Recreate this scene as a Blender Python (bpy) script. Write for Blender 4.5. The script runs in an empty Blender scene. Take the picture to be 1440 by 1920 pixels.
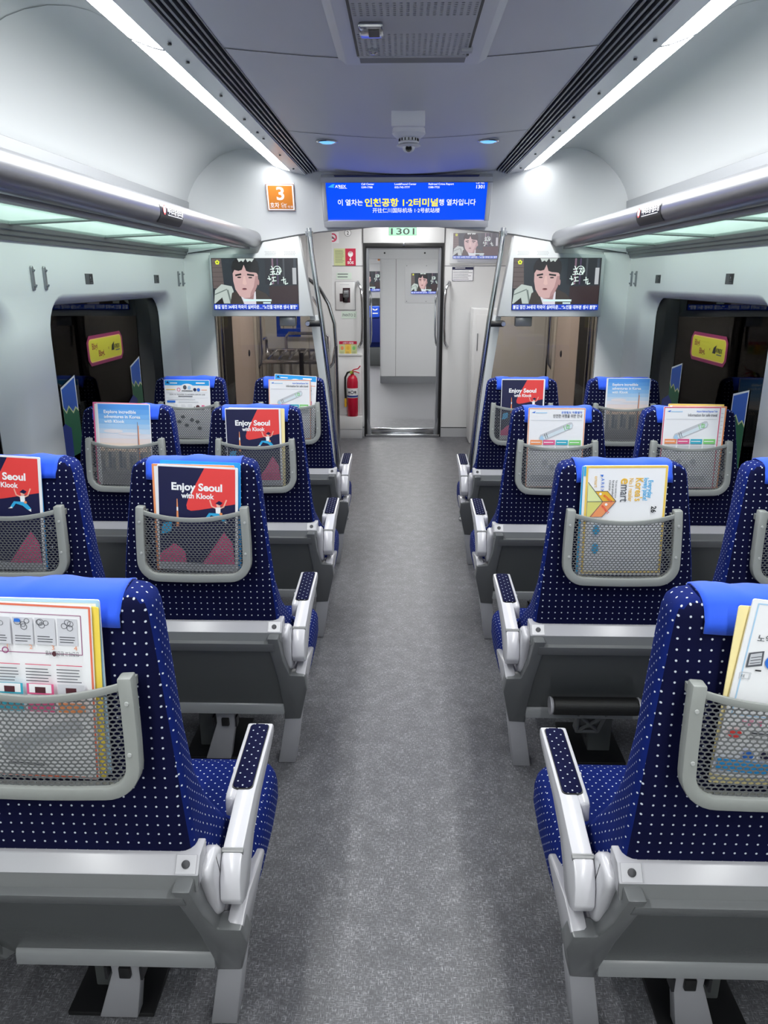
import bpy, bmesh, math, random
from mathutils import Vector, Matrix
random.seed(7)
R = math.radians
SC = bpy.context.scene
COL = SC.collection

# ------------------------------------------------------------------ camera, world, lights, exposure
cd = bpy.data.cameras.new('camera'); cam = bpy.data.objects.new('camera', cd); COL.objects.link(cam)
cd.sensor_fit = 'HORIZONTAL'; cd.sensor_width = 36.0; cd.lens = 35.0; cd.clip_start = 0.02; cd.clip_end = 100
cam.location = (-0.015, 0, 1.632); cam.rotation_euler = (R(90-17.289), 0, R(1.41))
SC.camera = cam
SC.view_settings.view_transform = 'Standard'; SC.view_settings.look = 'None'
SC.view_settings.gamma = 1.0; SC.view_settings.use_curve_mapping = False
SC.view_settings.exposure = 0.24
w = bpy.data.worlds.new('world'); SC.world = w; w.use_nodes = True
w.node_tree.nodes['Background'].inputs[0].default_value = (0.01, 0.011, 0.013, 1)
w.node_tree.nodes['Background'].inputs[1].default_value = 0.3
STRIP = 40.0           # emission of the saloon light strips
VEST = 42.0             # vestibule ceiling lamps
SC.cycles.max_bounces = 10; SC.cycles.diffuse_bounces = 6; SC.cycles.glossy_bounces = 5
SC.cycles.transparent_max_bounces = 24; SC.cycles.caustics_reflective = False; SC.cycles.caustics_refractive = False
SC.cycles.sample_clamp_indirect = 6.0
try:
    SC.cycles.use_denoising = True
except Exception: pass

# ------------------------------------------------------------------ materials
def lin(c):
    c = c/255.0
    return c/12.92 if c <= 0.04045 else ((c+0.055)/1.055)**2.4
def rgb(r, g, b): return (lin(r), lin(g), lin(b), 1.0)
MATS = {}
def mat(name, col, rough=0.5, metal=0.0, emit=0.0, **kw):
    if name in MATS: return MATS[name]
    m = bpy.data.materials.new(name); m.use_nodes = True
    b = m.node_tree.nodes['Principled BSDF']
    b.inputs['Base Color'].default_value = col; b.inputs['Roughness'].default_value = rough
    b.inputs['Metallic'].default_value = metal
    if emit:
        b.inputs['Emission Color'].default_value = col; b.inputs['Emission Strength'].default_value = emit
    for k, v in kw.items(): b.inputs[k.replace('_', ' ')].default_value = v
    MATS[name] = m
    return m
def nodes(m): return m.node_tree.nodes, m.node_tree.links, m.node_tree.nodes['Principled BSDF']
def add_bump(m, scale, strength, dist=0.002, detail=3, stretch=None):
    n, l, b = nodes(m)
    tc = n.new('ShaderNodeTexCoord'); nz = n.new('ShaderNodeTexNoise'); bp = n.new('ShaderNodeBump')
    nz.inputs['Scale'].default_value = scale; nz.inputs['Detail'].default_value = detail
    if stretch:
        mp = n.new('ShaderNodeMapping'); mp.inputs['Scale'].default_value = stretch
        l.new(tc.outputs['Object'], mp.inputs[0]); l.new(mp.outputs[0], nz.inputs['Vector'])
    else: l.new(tc.outputs['Object'], nz.inputs['Vector'])
    bp.inputs['Strength'].default_value = strength; bp.inputs['Distance'].default_value = dist
    l.new(nz.outputs['Fac'], bp.inputs['Height']); l.new(bp.outputs[0], b.inputs['Normal'])
def mottle(m, c1, c2, scale, detail=4, lo=0.35, hi=0.65, stretch=None):
    n, l, b = nodes(m)
    tc = n.new('ShaderNodeTexCoord'); nz = n.new('ShaderNodeTexNoise'); cr = n.new('ShaderNodeValToRGB')
    nz.inputs['Scale'].default_value = scale; nz.inputs['Detail'].default_value = detail
    if stretch:
        mp = n.new('ShaderNodeMapping'); mp.inputs['Scale'].default_value = stretch
        l.new(tc.outputs['Object'], mp.inputs[0]); l.new(mp.outputs[0], nz.inputs['Vector'])
    else: l.new(tc.outputs['Object'], nz.inputs['Vector'])
    cr.color_ramp.elements[0].position = lo; cr.color_ramp.elements[1].position = hi
    cr.color_ramp.elements[0].color = c1; cr.color_ramp.elements[1].color = c2
    l.new(nz.outputs['Fac'], cr.inputs[0]); l.new(cr.outputs[0], b.inputs['Base Color'])

WALL = mat('wall_laminate', rgb(234, 234, 234), 0.40); add_bump(WALL, 260, 0.06, 0.001)
COVE = mat('cove_panel', rgb(199, 201, 204), 0.42); add_bump(COVE, 180, 0.05, 0.001)
HOOD = mat('hood_panel', rgb(210, 212, 215), 0.52)
VWALL = mat('vestibule_panel', rgb(214, 215, 216), 0.35)
CEIL = mat('ceiling_panel', rgb(212, 213, 218), 0.40, 0.10); mottle(CEIL, rgb(208, 209, 215), rgb(217, 218, 223), 3, 3, .3, .7, (1, .25, 1))
SEAM = mat('seam_dark_gap', rgb(60, 62, 66), 0.7)  # dark grey for the joint lines between panels
DARK = mat('dark_recess', rgb(10, 10, 12), 0.7)
BLACK = mat('black_plastic', rgb(16, 16, 18), 0.4)
RUBBER = mat('black_rubber', rgb(20, 20, 21), 0.55); add_bump(RUBBER, 500, 0.3, 0.002, 2, (.2, 1, 1))
STEEL = mat('stainless_steel', rgb(200, 202, 206), 0.16, 1.0)
ALU = mat('brushed_aluminium', rgb(150, 151, 156), 0.30, 0.75); add_bump(ALU, 90, 0.08, 0.0008, 3, (6, .2, 6))
ALUDULL = mat('dull_aluminium', rgb(150, 152, 156), 0.42, 0.8)
RACKPLATE = mat('rack_back_plate', rgb(156, 158, 163), 0.45, 0.2)
FRAMEG = mat('pocket_grey', rgb(140, 143, 141), 0.42)
NETG = mat('net_grey', rgb(104, 106, 108), 0.45, 0.25)
SHELL = mat('seat_shell_grey', rgb(100, 102, 104), 0.28)
SHELLD = mat('seat_panel_dark', rgb(84, 87, 88), 0.26); add_bump(SHELLD, 300, 0.05, 0.001)
SHELLW = mat('seat_trim_white', rgb(168, 167, 173), 0.24)
LEGM = mat('leg_silver_paint', rgb(160, 160, 166), 0.38, 0.15)
SCREWM = mat('screw_dark', rgb(50, 50, 54), 0.4, 0.6)
FRAMEW = mat('armrest_white', rgb(196, 195, 201), 0.2)
CLOTH = mat('headrest_cloth_blue', rgb(26, 80, 212), 0.8, 0.0, Sheen_Weight=0.15); add_bump(CLOTH, 900, 0.15, 0.0006)
GREENSTK = mat('yellow_green_dot', rgb(176, 190, 90), 0.5)
FLOOR = mat('floor_vinyl', rgb(110, 110, 114), 0.42)
def floor_nodes():
    n, l, b = nodes(FLOOR)
    tc = n.new('ShaderNodeTexCoord')
    outs = []
    for st in ((420, 70, 1), (70, 420, 1)):
        mp = n.new('ShaderNodeMapping'); mp.inputs['Scale'].default_value = st
        nz = n.new('ShaderNodeTexNoise'); nz.inputs['Scale'].default_value = 1.0; nz.inputs['Detail'].default_value = 2
        l.new(tc.outputs['Object'], mp.inputs[0]); l.new(mp.outputs[0], nz.inputs['Vector']); outs.append(nz)
    mx = n.new('ShaderNodeMath'); mx.operation = 'MAXIMUM'
    l.new(outs[0].outputs['Fac'], mx.inputs[0]); l.new(outs[1].outputs['Fac'], mx.inputs[1])
    nz2 = n.new('ShaderNodeTexNoise'); nz2.inputs['Scale'].default_value = 16; nz2.inputs['Detail'].default_value = 3
    l.new(tc.outputs['Object'], nz2.inputs['Vector'])
    ad = n.new('ShaderNodeMath'); ad.operation = 'MULTIPLY_ADD'; ad.inputs[1].default_value = 0.22
    l.new(nz2.outputs['Fac'], ad.inputs[0]); l.new(mx.outputs[0], ad.inputs[2])
    cr = n.new('ShaderNodeValToRGB'); e = cr.color_ramp.elements
    e[0].position = 0.55; e[0].color = rgb(70, 70, 74); e[1].position = 0.86; e[1].color = rgb(150, 150, 155)
    el = cr.color_ramp.elements.new(0.70); el.color = rgb(92, 92, 97)
    l.new(ad.outputs[0], cr.inputs[0]); l.new(cr.outputs[0], b.inputs['Base Color'])
floor_nodes()
def fabric(name, base, dot, sheen):
    m = mat(name, base, 0.85, 0.0, Sheen_Weight=sheen, Sheen_Roughness=0.35, Specular_IOR_Level=0.15)
    n, l, b = nodes(m)
    b.inputs['Sheen Tint'].default_value = rgb(60, 100, 215)
    uv = n.new('ShaderNodeUVMap'); uv.uv_map = 'UVMap'
    sc = n.new('ShaderNodeVectorMath'); sc.operation = 'SCALE'; sc.inputs['Scale'].default_value = 1/0.0193
    fr = n.new('ShaderNodeVectorMath'); fr.operation = 'FRACTION'
    sb = n.new('ShaderNodeVectorMath'); sb.operation = 'SUBTRACT'; sb.inputs[1].default_value = (.5, .5, 0)
    ln = n.new('ShaderNodeVectorMath'); ln.operation = 'LENGTH'
    mr = n.new('ShaderNodeMapRange'); mr.inputs[1].default_value = 0.122; mr.inputs[2].default_value = 0.078
    tc = n.new('ShaderNodeTexCoord'); nz = n.new('ShaderNodeTexNoise'); nz.inputs['Scale'].default_value = 14
    mixn = n.new('ShaderNodeMix'); mixn.data_type = 'RGBA'
    mixn.inputs[6].default_value = tuple(c*0.8 for c in base[:3])+(1,); mixn.inputs[7].default_value = tuple(c*1.25 for c in base[:3])+(1,)
    mx = n.new('ShaderNodeMix'); mx.data_type = 'RGBA'; mx.inputs[7].default_value = dot
    l.new(uv.outputs[0], sc.inputs[0]); l.new(sc.outputs[0], fr.inputs[0]); l.new(fr.outputs[0], sb.inputs[0]); l.new(sb.outputs[0], ln.inputs[0])
    l.new(ln.outputs['Value'], mr.inputs[0]); l.new(mr.outputs[0], mx.inputs[0])
    l.new(tc.outputs['Object'], nz.inputs['Vector']); l.new(nz.outputs['Fac'], mixn.inputs[0]); l.new(mixn.outputs[2], mx.inputs[6])
    l.new(mx.outputs[2], b.inputs['Base Color'])
    return m
FAB = fabric('seat_moquette_navy', rgb(2, 5, 44), rgb(190, 196, 210), 0.03)
FABB = fabric('seat_moquette_blue', rgb(7, 26, 94), rgb(205, 212, 226), 0.06)  # brighter blue variant for cushions and backrest faces not turned rearward

def glass(name, tint, refl=1.0, rough=0.0):
    m = bpy.data.materials.new(name); m.use_nodes = True; n = m.node_tree.nodes; l = m.node_tree.links; n.clear()
    o = n.new('ShaderNodeOutputMaterial'); t = n.new('ShaderNodeBsdfTransparent'); g = n.new('ShaderNodeBsdfGlossy')
    f = n.new('ShaderNodeFresnel'); f.inputs[0].default_value = 1.5; mx = n.new('ShaderNodeMixShader')
    t.inputs[0].default_value = tint; g.inputs['Roughness'].default_value = rough; g.inputs[0].default_value = (refl, refl, refl, 1)
    l.new(f.outputs[0], mx.inputs[0]); l.new(t.outputs[0], mx.inputs[1]); l.new(g.outputs[0], mx.inputs[2]); l.new(mx.outputs[0], o.inputs[0])
    return m
PANE = glass('window_glass', (0.5, 0.52, 0.55, 1), 0.30)
BRONZE = glass('bronze_glass', (0.76, 0.72, 0.67, 1), 0.5)
CLEARSTRIP = glass('frosted_strip', (0.8, 0.8, 0.8, 1))
def translucent(name, col, mixf):
    m = bpy.data.materials.new(name); m.use_nodes = True; n = m.node_tree.nodes; l = m.node_tree.links; n.clear()
    o = n.new('ShaderNodeOutputMaterial'); t = n.new('ShaderNodeBsdfTranslucent'); d = n.new('ShaderNodeBsdfPrincipled')
    mx = n.new('ShaderNodeMixShader'); mx.inputs[0].default_value = mixf
    t.inputs[0].default_value = col; d.inputs['Base Color'].default_value = col; d.inputs['Roughness'].default_value = 0.2
    l.new(t.outputs[0], mx.inputs[2]); l.new(d.outputs[0], mx.inputs[1]); l.new(mx.outputs[0], o.inputs[0])
    return m
def shelf_glass():
    m = translucent('frosted_green_glass', rgb(186, 214, 204), 0.75); n = m.node_tree.nodes; l = m.node_tree.links
    o = [k for k in n if k.type == 'OUTPUT_MATERIAL'][0]; src = o.inputs[0].links[0].from_socket
    t = n.new('ShaderNodeBsdfTransparent'); t.inputs[0].default_value = (.88, .955, .92, 1); mx = n.new('ShaderNodeMixShader'); mx.inputs[0].default_value = 0.66
    l.new(src, mx.inputs[1]); l.new(t.outputs[0], mx.inputs[2]); l.new(mx.outputs[0], o.inputs[0])
    return m
SHELF = shelf_glass()
FROST = translucent('white_edge_band', rgb(225, 228, 230), 0.35)
LAMP = mat('light_strip_diffuser', (0.985, 1.0, 0.985, 1), 0.4, 0, STRIP)
VLAMP = mat('vestibule_lamp', (1.0, 1.0, 0.99, 1), 0.4, 0, VEST)
GLAMP = mat('gangway_lamp_lens', (1.0, 1.0, 0.99, 1), 0.4, 0, VEST*.85)
BLUELAMP = mat('blue_spot_lamp', rgb(110, 185, 255), 0.3, 0, 1.0)

# ------------------------------------------------------------------ mesh builder
class MB:
    def __init__(self, s=1): self.v = []; self.f = []; self.m = []; self.s = s; self.mi = 0
    def add(self, vs, fs):
        o = len(self.v)
        self.v += [(p[0]*self.s, p[1], p[2]) for p in vs]
        for f in fs: self.f.append([i+o for i in f]); self.m.append(self.mi)
        return self
    def box(self, x0, x1, y0, y1, z0, z1):
        return self.add([(x0,y0,z0),(x1,y0,z0),(x1,y1,z0),(x0,y1,z0),(x0,y0,z1),(x1,y0,z1),(x1,y1,z1),(x0,y1,z1)],
                 [(0,1,2,3),(4,5,6,7),(0,1,5,4),(1,2,6,5),(2,3,7,6),(3,0,4,7)])
    def prism(self, poly, axis, a, b):
        n = len(poly)
        def P(p, t):
            if axis == 'x': return (t, p[0], p[1])
            if axis == 'y': return (p[0], t, p[1])
            return (p[0], p[1], t)
        vs = [P(p, a) for p in poly]+[P(p, b) for p in poly]
        return self.add(vs, [tuple(range(n)), tuple(range(n, 2*n))]+[(i, (i+1) % n, n+(i+1) % n, n+i) for i in range(n)])
    def loft(self, secs, cap=True, closed=True):
        n = len(secs[0]); vs = [p for s in secs for p in s]; fs = []
        for k in range(len(secs)-1):
            for i in range(n if closed else n-1):
                j = (i+1) % n
                fs.append((k*n+i, k*n+j, (k+1)*n+j, (k+1)*n+i))
        if cap and closed: fs += [tuple(range(n)), tuple(range((len(secs)-1)*n, len(secs)*n))]
        return self.add(vs, fs)
    def tube(self, path, r, n=10, cap=True):
        secs = []; path = [Vector(p) for p in path]; up = None
        for i, p in enumerate(path):
            t = (path[min(i+1, len(path)-1)]-path[max(i-1, 0)]).normalized()
            if up is None:
                up = Vector((0, 0, 1)) if abs(t.z) < .9 else Vector((0, 1, 0))
            a = t.cross(up).normalized(); up = a.cross(t).normalized()
            rr = r[i] if isinstance(r, (list, tuple)) else r
            secs.append([tuple(p+a*math.cos(q)*rr+up*math.sin(q)*rr) for q in [2*math.pi*k/n for k in range(n)]])
        return self.loft(secs, cap)
    def lathe(self, prof, c=(0,0,0), n=24, axis='z'):
        secs = []
        for r, h in prof:
            s = []
            for k in range(n):
                q = 2*math.pi*k/n; a, b = r*math.cos(q), r*math.sin(q)
                s.append((c[0]+a, c[1]+b, c[2]+h) if axis == 'z' else (c[0]+a, c[1]+h, c[2]+b) if axis == 'y' else (c[0]+h, c[1]+a, c[2]+b))
            secs.append(s)
        return self.loft(secs)
    def ribbon(self, path, w, y0, y1):      # flat strip following an XZ path, square in section
        n = len(path); secs = []
        for i in range(n):
            a = Vector(path[max(i-1, 0)]); b = Vector(path[min(i+1, n-1)]); t = (b-a).normalized(); nr = Vector((-t[1], t[0]))
            ww = w[i] if isinstance(w, (list, tuple)) else w
            p = Vector(path[i]); q = p+nr*ww/2; s = p-nr*ww/2
            secs.append([(q[0], y0, q[1]), (q[0], y1, q[1]), (s[0], y1, s[1]), (s[0], y0, s[1])])
        return self.loft(secs)
    def mesh(self, name, mats, bevel=0.0, seg=2, smooth=True, angle=32, uv=False):
        me = bpy.data.meshes.new(name); me.from_pydata(self.v, [], self.f)
        mats = mats if isinstance(mats, (list, tuple)) else [mats]
        for m in mats: me.materials.append(m)
        for p, i in zip(me.polygons, self.m): p.material_index = min(i, len(mats)-1)
        bm = bmesh.new(); bm.from_mesh(me)
        bmesh.ops.remove_doubles(bm, verts=bm.verts, dist=1e-6)
        bmesh.ops.recalc_face_normals(bm, faces=bm.faces)
        if bevel:
            ed = [e for e in bm.edges if len(e.link_faces) == 2 and e.calc_face_angle(0) > R(28)]
            bmesh.ops.bevel(bm, geom=ed, offset=bevel, segments=seg, affect='EDGES', profile=.5, clamp_overlap=True)
        if uv:
            L = bm.loops.layers.uv.new('UVMap')
            for f in bm.faces:
                nx, ny, nz = [abs(c) for c in f.normal]
                for lp in f.loops:
                    c = lp.vert.co
                    if ny >= nx*1.15 and ny >= nz: u = (c.x, c.z)
                    elif nx > nz: a, b = c.y, c.z; u = ((a+b)*.7071*1.15, (a-b)*.7071*1.15)
                    else: a, b = c.x, c.y; u = ((a+b)*.7071*1.1, (a-b)*.7071*1.1)
                    lp[L].uv = u
        bm.to_mesh(me); bm.free()
        if smooth:
            for p in me.polygons: p.use_smooth = True
            me.set_sharp_from_angle(angle=R(angle))
        return me
    def build(self, name, mats, parent=None, **kw):
        return link(name, self.mesh(name, mats, **kw), parent)
def link(name, me, parent=None, M=None):
    o = bpy.data.objects.new(name, me); COL.objects.link(o)
    if parent: o.parent = parent
    if M is not None: o.matrix_basis = M
    return o
def tag(o, label, cat, group=None):
    o['label'] = label; o['category'] = cat
    if group: o['group'] = group
    return o
def empty(name, label, cat, loc=(0,0,0), group=None):
    o = bpy.data.objects.new(name, None); COL.objects.link(o); o.location = loc; o.empty_display_size = .1
    return tag(o, label, cat, group)
def struct(o): o['kind'] = 'structure'; return o
def lab(o, t): o['label'] = t; return o
def sbuild(mb, name, mats, **kw): return struct(mb.build(name, mats, **kw))
def box(name, d, m, parent=None, bevel=0.0, s=1): return MB(s).box(*d).build(name, m, parent, bevel=bevel)

# ------------------------------------------------------------------ flat printed graphics
TXT = {}
DG = None
def text_polys(s, bold):
    k = (s, bold)
    if k in TXT: return TXT[k]
    c = bpy.data.curves.new('lettering', 'FONT'); c.body = s; c.size = 1.0; c.align_x = 'LEFT'; c.resolution_u = 3
    c.dimensions = '2D'; c.fill_mode = 'BOTH'; c.offset = bold
    o = bpy.data.objects.new('lettering', c); COL.objects.link(o)
    dg = bpy.context.evaluated_depsgraph_get(); dg.update()
    me = bpy.data.meshes.new_from_object(o.evaluated_get(dg))
    vs = [(v.co.x, v.co.y) for v in me.vertices]; fs = [tuple(p.vertices) for p in me.polygons]
    bpy.data.objects.remove(o); bpy.data.curves.remove(c); bpy.data.meshes.remove(me)
    TXT[k] = (vs, fs); return TXT[k]
class D:
    """a printed sheet: flat shapes stacked by a fraction of a millimetre on a slab"""
    def __init__(self, step=0.00022): self.v = []; self.f = []; self.mi = []; self.mats = []; self.z = 0.0; self.step = step; self.T = None; self.clip = None
    def _m(self, m):
        if m not in self.mats: self.mats.append(m)
        return self.mats.index(m)
    def raw(self, pts, faces, m, z=None):
        if z is None: self.z += self.step; z = self.z
        o = len(self.v)
        for p in pts:
            x, y = (self.T(p) if self.T else p)
            self.v.append((x, y, z))
        k = self._m(m)
        for f in faces: self.f.append([i+o for i in f]); self.mi.append(k)
    def poly(self, pts, m):
        if self.clip:
            x0, y0, x1, y1 = self.clip
            for ax, lim, sg in ((0, x0, 1), (0, x1, -1), (1, y0, 1), (1, y1, -1)):
                out = []
                for i, a in enumerate(pts):
                    b = pts[(i+1) % len(pts)]; ia = sg*(a[ax]-lim) >= 0; ib = sg*(b[ax]-lim) >= 0
                    if ia: out.append(a)
                    if ia != ib:
                        t = (lim-a[ax])/(b[ax]-a[ax]); out.append((a[0]+t*(b[0]-a[0]), a[1]+t*(b[1]-a[1])))
                pts = out
                if len(pts) < 3: return
        self.raw(pts, [tuple(range(len(pts)))], m)
    def rect(self, x, y, w, h, m): self.poly([(x, y), (x+w, y), (x+w, y+h), (x, y+h)], m)
    def rrect(self, x, y, w, h, r, m):
        pts = []
        for cx, cy, a in ((x+w-r, y+r, -90), (x+w-r, y+h-r, 0), (x+r, y+h-r, 90), (x+r, y+r, 180)):
            for k in range(6): q = R(a+18*k); pts.append((cx+r*math.cos(q), cy+r*math.sin(q)))
        self.poly(pts, m)
    def ell(self, cx, cy, rx, ry, m, n=20, rot=0):
        c, s = math.cos(rot), math.sin(rot)
        self.poly([(cx+rx*math.cos(q)*c-ry*math.sin(q)*s, cy+rx*math.cos(q)*s+ry*math.sin(q)*c) for q in [2*math.pi*k/n for k in range(n)]], m)
    def ring(self, cx, cy, r, wd, m, n=24):
        pts = []; fs = []
        for k in range(n):
            q = 2*math.pi*k/n; pts += [(cx+r*math.cos(q), cy+r*math.sin(q)), (cx+(r-wd)*math.cos(q), cy+(r-wd)*math.sin(q))]
        for k in range(n): j = (k+1) % n; fs.append((2*k, 2*j, 2*j+1, 2*k+1))
        self.raw(pts, fs, m)
    def line(self, pts, wd, m):
        for a, b in zip(pts[:-1], pts[1:]):
            d = Vector((b[0]-a[0], b[1]-a[1])); L = d.length
            if L < 1e-7: continue
            n = Vector((-d.y, d.x))/L*wd/2; e = d/L*wd*.3
            self.poly([(a[0]-e.x+n.x, a[1]-e.y+n.y), (a[0]-e.x-n.x, a[1]-e.y-n.y), (b[0]+e.x-n.x, b[1]+e.y-n.y), (b[0]+e.x+n.x, b[1]+e.y+n.y)], m)
            self.z -= self.step
        self.z += self.step
    def frame(self, x, y, w, h, t, m):
        self.line([(x, y), (x+w, y)], t, m); self.line([(x+w, y), (x+w, y+h)], t, m); self.line([(x+w, y+h), (x, y+h)], t, m); self.line([(x, y+h), (x, y)], t, m)
    def text(self, s, x, y, size, m, align='l', bold=0.0, rot=0, width=None, sx=1.0):
        vs, fs = text_polys(s, bold)
        if not vs: return
        x0 = min(v[0] for v in vs); x1 = max(v[0] for v in vs); k = size
        kx = k*sx if width is None else width/(x1-x0)
        off = {'l': x0, 'c': (x0+x1)/2, 'r': x1}[align]; c, sn = math.cos(R(rot)), math.sin(R(rot))
        pts = []
        for v in vs:
            a, b = (v[0]-off)*kx, v[1]*k
            pts.append((x+a*c-b*sn, y+a*sn+b*c))
        self.raw(pts, fs, m)
    def lines(self, x, y, w, n, gap, m, t=0.001, seed=1):
        rr = random.Random(seed)
        for k in range(n):
            self.rect(x, y-k*gap, w*(rr.uniform(.75, 1)), t, m); self.z -= self.step
        self.z += self.step
    def slab(self, pts, th, m):
        n = len(pts); o = len(self.v); k = self._m(m)
        for z in (-th, 0):
            for p in pts: self.v.append((p[0], p[1], z))
        for f in [list(range(n))[::-1], list(range(n, 2*n))]+[[i, (i+1) % n, n+(i+1) % n, n+i] for i in range(n)]:
            self.f.append([i+o for i in f]); self.mi.append(k)
    def mesh(self, name):
        me = bpy.data.meshes.new(name); me.from_pydata(self.v, [], self.f)
        for m in self.mats: me.materials.append(m)
        for p, i in zip(me.polygons, self.mi): p.material_index = i
        # every printed face looks outward
        return me
    def build(self, name, M, parent=None): return link(name, self.mesh(name), parent, M)
def frame_mat(o, x, y):
    x = Vector(x).normalized(); y = Vector(y); z = x.cross(y).normalized(); y = z.cross(x).normalized()
    return Matrix(((x.x, y.x, z.x, o[0]), (x.y, y.y, z.y, o[1]), (x.z, y.z, z.z, o[2]), (0, 0, 0, 1)))
def front(x, y, z): return frame_mat((x, y, z), (1, 0, 0), (0, 0, 1))        # faces the camera
def ink(name, r, g, b, e=0): return mat('ink_'+name, rgb(r, g, b), 0.45) if not e else mat('screen_'+name, rgb(r, g, b), 0.3, 0, e)
PAPER = mat('paper_white', rgb(238, 238, 242), 0.45)
I_NAVY = ink('navy', 22, 24, 66); I_RED = ink('red', 232, 68, 66); I_WHITE = ink('white', 246, 246, 248); I_GREY = ink('grey', 196, 198, 205)
I_DGREY = ink('dark_grey', 84, 86, 94); I_BLACK = ink('black', 22, 22, 26); I_CYAN = ink('cyan', 52, 172, 226); I_SKIN = ink('skin', 244, 178, 160)
I_YEL = ink('yellow', 238, 200, 90); I_CREAM = ink('cream', 246, 230, 170); I_ORANGE = ink('orange', 236, 150, 100); I_PINK = ink('pink', 220, 92, 140)
I_GREEN = ink('green', 128, 204, 120); I_TEAL = ink('teal', 60, 170, 196); I_BLUE = ink('blue', 40, 110, 210); I_PALE = ink('pale_blue', 170, 206, 236)
I_GOLD = ink('gold', 232, 184, 62); I_MAG = ink('magenta', 214, 60, 100); I_LIME = ink('pale_lime', 222, 230, 168)

# ------------------------------------------------------------------ floor, ceiling, coves, walls
YB, YE = -2.6, 5.15            # back of the saloon, partition plane
sbuild(MB().box(-1.7, 1.7, YB, 9.1, -.06, 0), 'floor', FLOOR, smooth=False)

mb = MB()                       # centre ceiling, slightly bowed, with an opening for the air unit
def zc(x): return 2.226+0.034*(abs(x)/.53)**1.6
xs = [-.53, -.45, -.36, -.28, -.2, -.1, 0, .1, .2, .28, .36, .45, .53]
ys = [YB, -.9, .35, 1.135, 2.385, 2.393, 3.62, 3.628, 5.1]
secs = [[(x, y, zc(x)) for x in xs] for y in ys]
mb.loft(secs, cap=False, closed=False)
me_c = mb.build('ceiling', CEIL)
struct(me_c)
mb = MB()
for y in (1.139, 2.40, 3.63):   # joint lines of the ceiling panels
    p = [(x, zc(x)-.0012) for x in xs]
    mb.loft([[(x, y-.003, z) for x, z in p], [(x, y+.003, z) for x, z in p]], cap=False, closed=False)
sbuild(mb, 'ceiling_joint', SEAM)
sbuild(MB().box(-1.7, 1.7, YB, 5.3, 2.46, 2.5), 'ceiling_roof', WALL)

COVE_P = [(1.455, 1.80), (1.445, 1.95), (1.42, 2.08), (1.402, 2.10), (1.392, 2.135), (1.372, 2.18), (1.345, 2.225), (1.315, 2.263), (1.27, 2.306), (1.225, 2.338), (1.175, 2.364),
          (1.12, 2.381), (1.05, 2.391), (.98, 2.388), (.93, 2.377), (.88, 2.357), (.84, 2.333), (.795, 2.296)]
n_trim = 0
for s, side in ((-1, 'left'), (1, 'right')):
    mb = MB(s)
    mb.loft([[(x, y, z) for x, z in COVE_P] for y in (YB, YE+.02)], cap=False, closed=False)
    n_trim += 1
    sbuild(mb, 'trim_%d' % n_trim, COVE)
    mb = MB(s)
    for y in (1.2, 2.47):
        pp = [(x-.0015*(x > 1), z-.0015) for x, z in COVE_P[3:]]
        mb.loft([[(x, y-.002, z) for x, z in pp], [(x, y+.002, z) for x, z in pp]], cap=False, closed=False)
    n_trim += 1
    sbuild(mb, 'trim_%d' % n_trim, mat('soft_joint', rgb(120, 122, 126), .6))

# side walls with soft-edged window openings
def rounded(y0, y1, z0, z1, r, n=7):
    pts = []
    for cy, cz, a in ((y1-r, z0+r, -90), (y1-r, z1-r, 0), (y0+r, z1-r, 90), (y0+r, z0+r, 180)):
        for k in range(n): q = R(a+90*k/(n-1)); pts.append((cy+r*math.cos(q), cz+r*math.sin(q)))
    return pts
WINS = [(3.10, 4.87), (1.13, 2.85), (-.85, .87)]
WX = 1.455
def side_wall(s):
    bm = bmesh.new()
    def loop(pts, x): return [bm.verts.new((x*s, p[0], p[1])) for p in pts]
    def ring_edges(vs): return [bm.edges.new((vs[i], vs[(i+1) % len(vs)])) for i in range(len(vs))]
    outer = loop([(YB, 0), (YE, 0), (YE, 1.86), (YB, 1.86)], WX); ed = ring_edges(outer)
    holes = []
    for y0, y1 in WINS:
        vs = loop(rounded(y0, y1, .70, 1.575, .16), WX); ed += ring_edges(vs); holes.append((vs, y0, y1))
    bmesh.ops.triangle_fill(bm, use_beauty=True, use_dissolve=False, edges=ed)
    for vs, y0, y1 in holes:
        prev = vs
        for dx, g, r in ((.006, .012, .15), (.02, .026, .138), (.045, .038, .125), (.085, .048, .115)):
            cur = loop(rounded(y0+g, y1-g*2.0, .70+g, 1.575-g, r), WX+dx)
            for i in range(len(cur)):
                j = (i+1) % len(cur); bm.faces.new((prev[i], prev[j], cur[j], cur[i]))
            prev = cur
    bmesh.ops.recalc_face_normals(bm, faces=bm.faces)
    me = bpy.data.meshes.new('wall'); bm.to_mesh(me); bm.free(); me.materials.append(WALL)
    for p in me.polygons: p.use_smooth = True
    me.set_sharp_from_angle(angle=R(40))
    return me
TUNNEL = mat('tunnel_dark', rgb(26, 27, 30), 0.9)
TUNNEL2 = mat('tunnel_column', rgb(38, 39, 44), 0.8)
wn = 0
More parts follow.
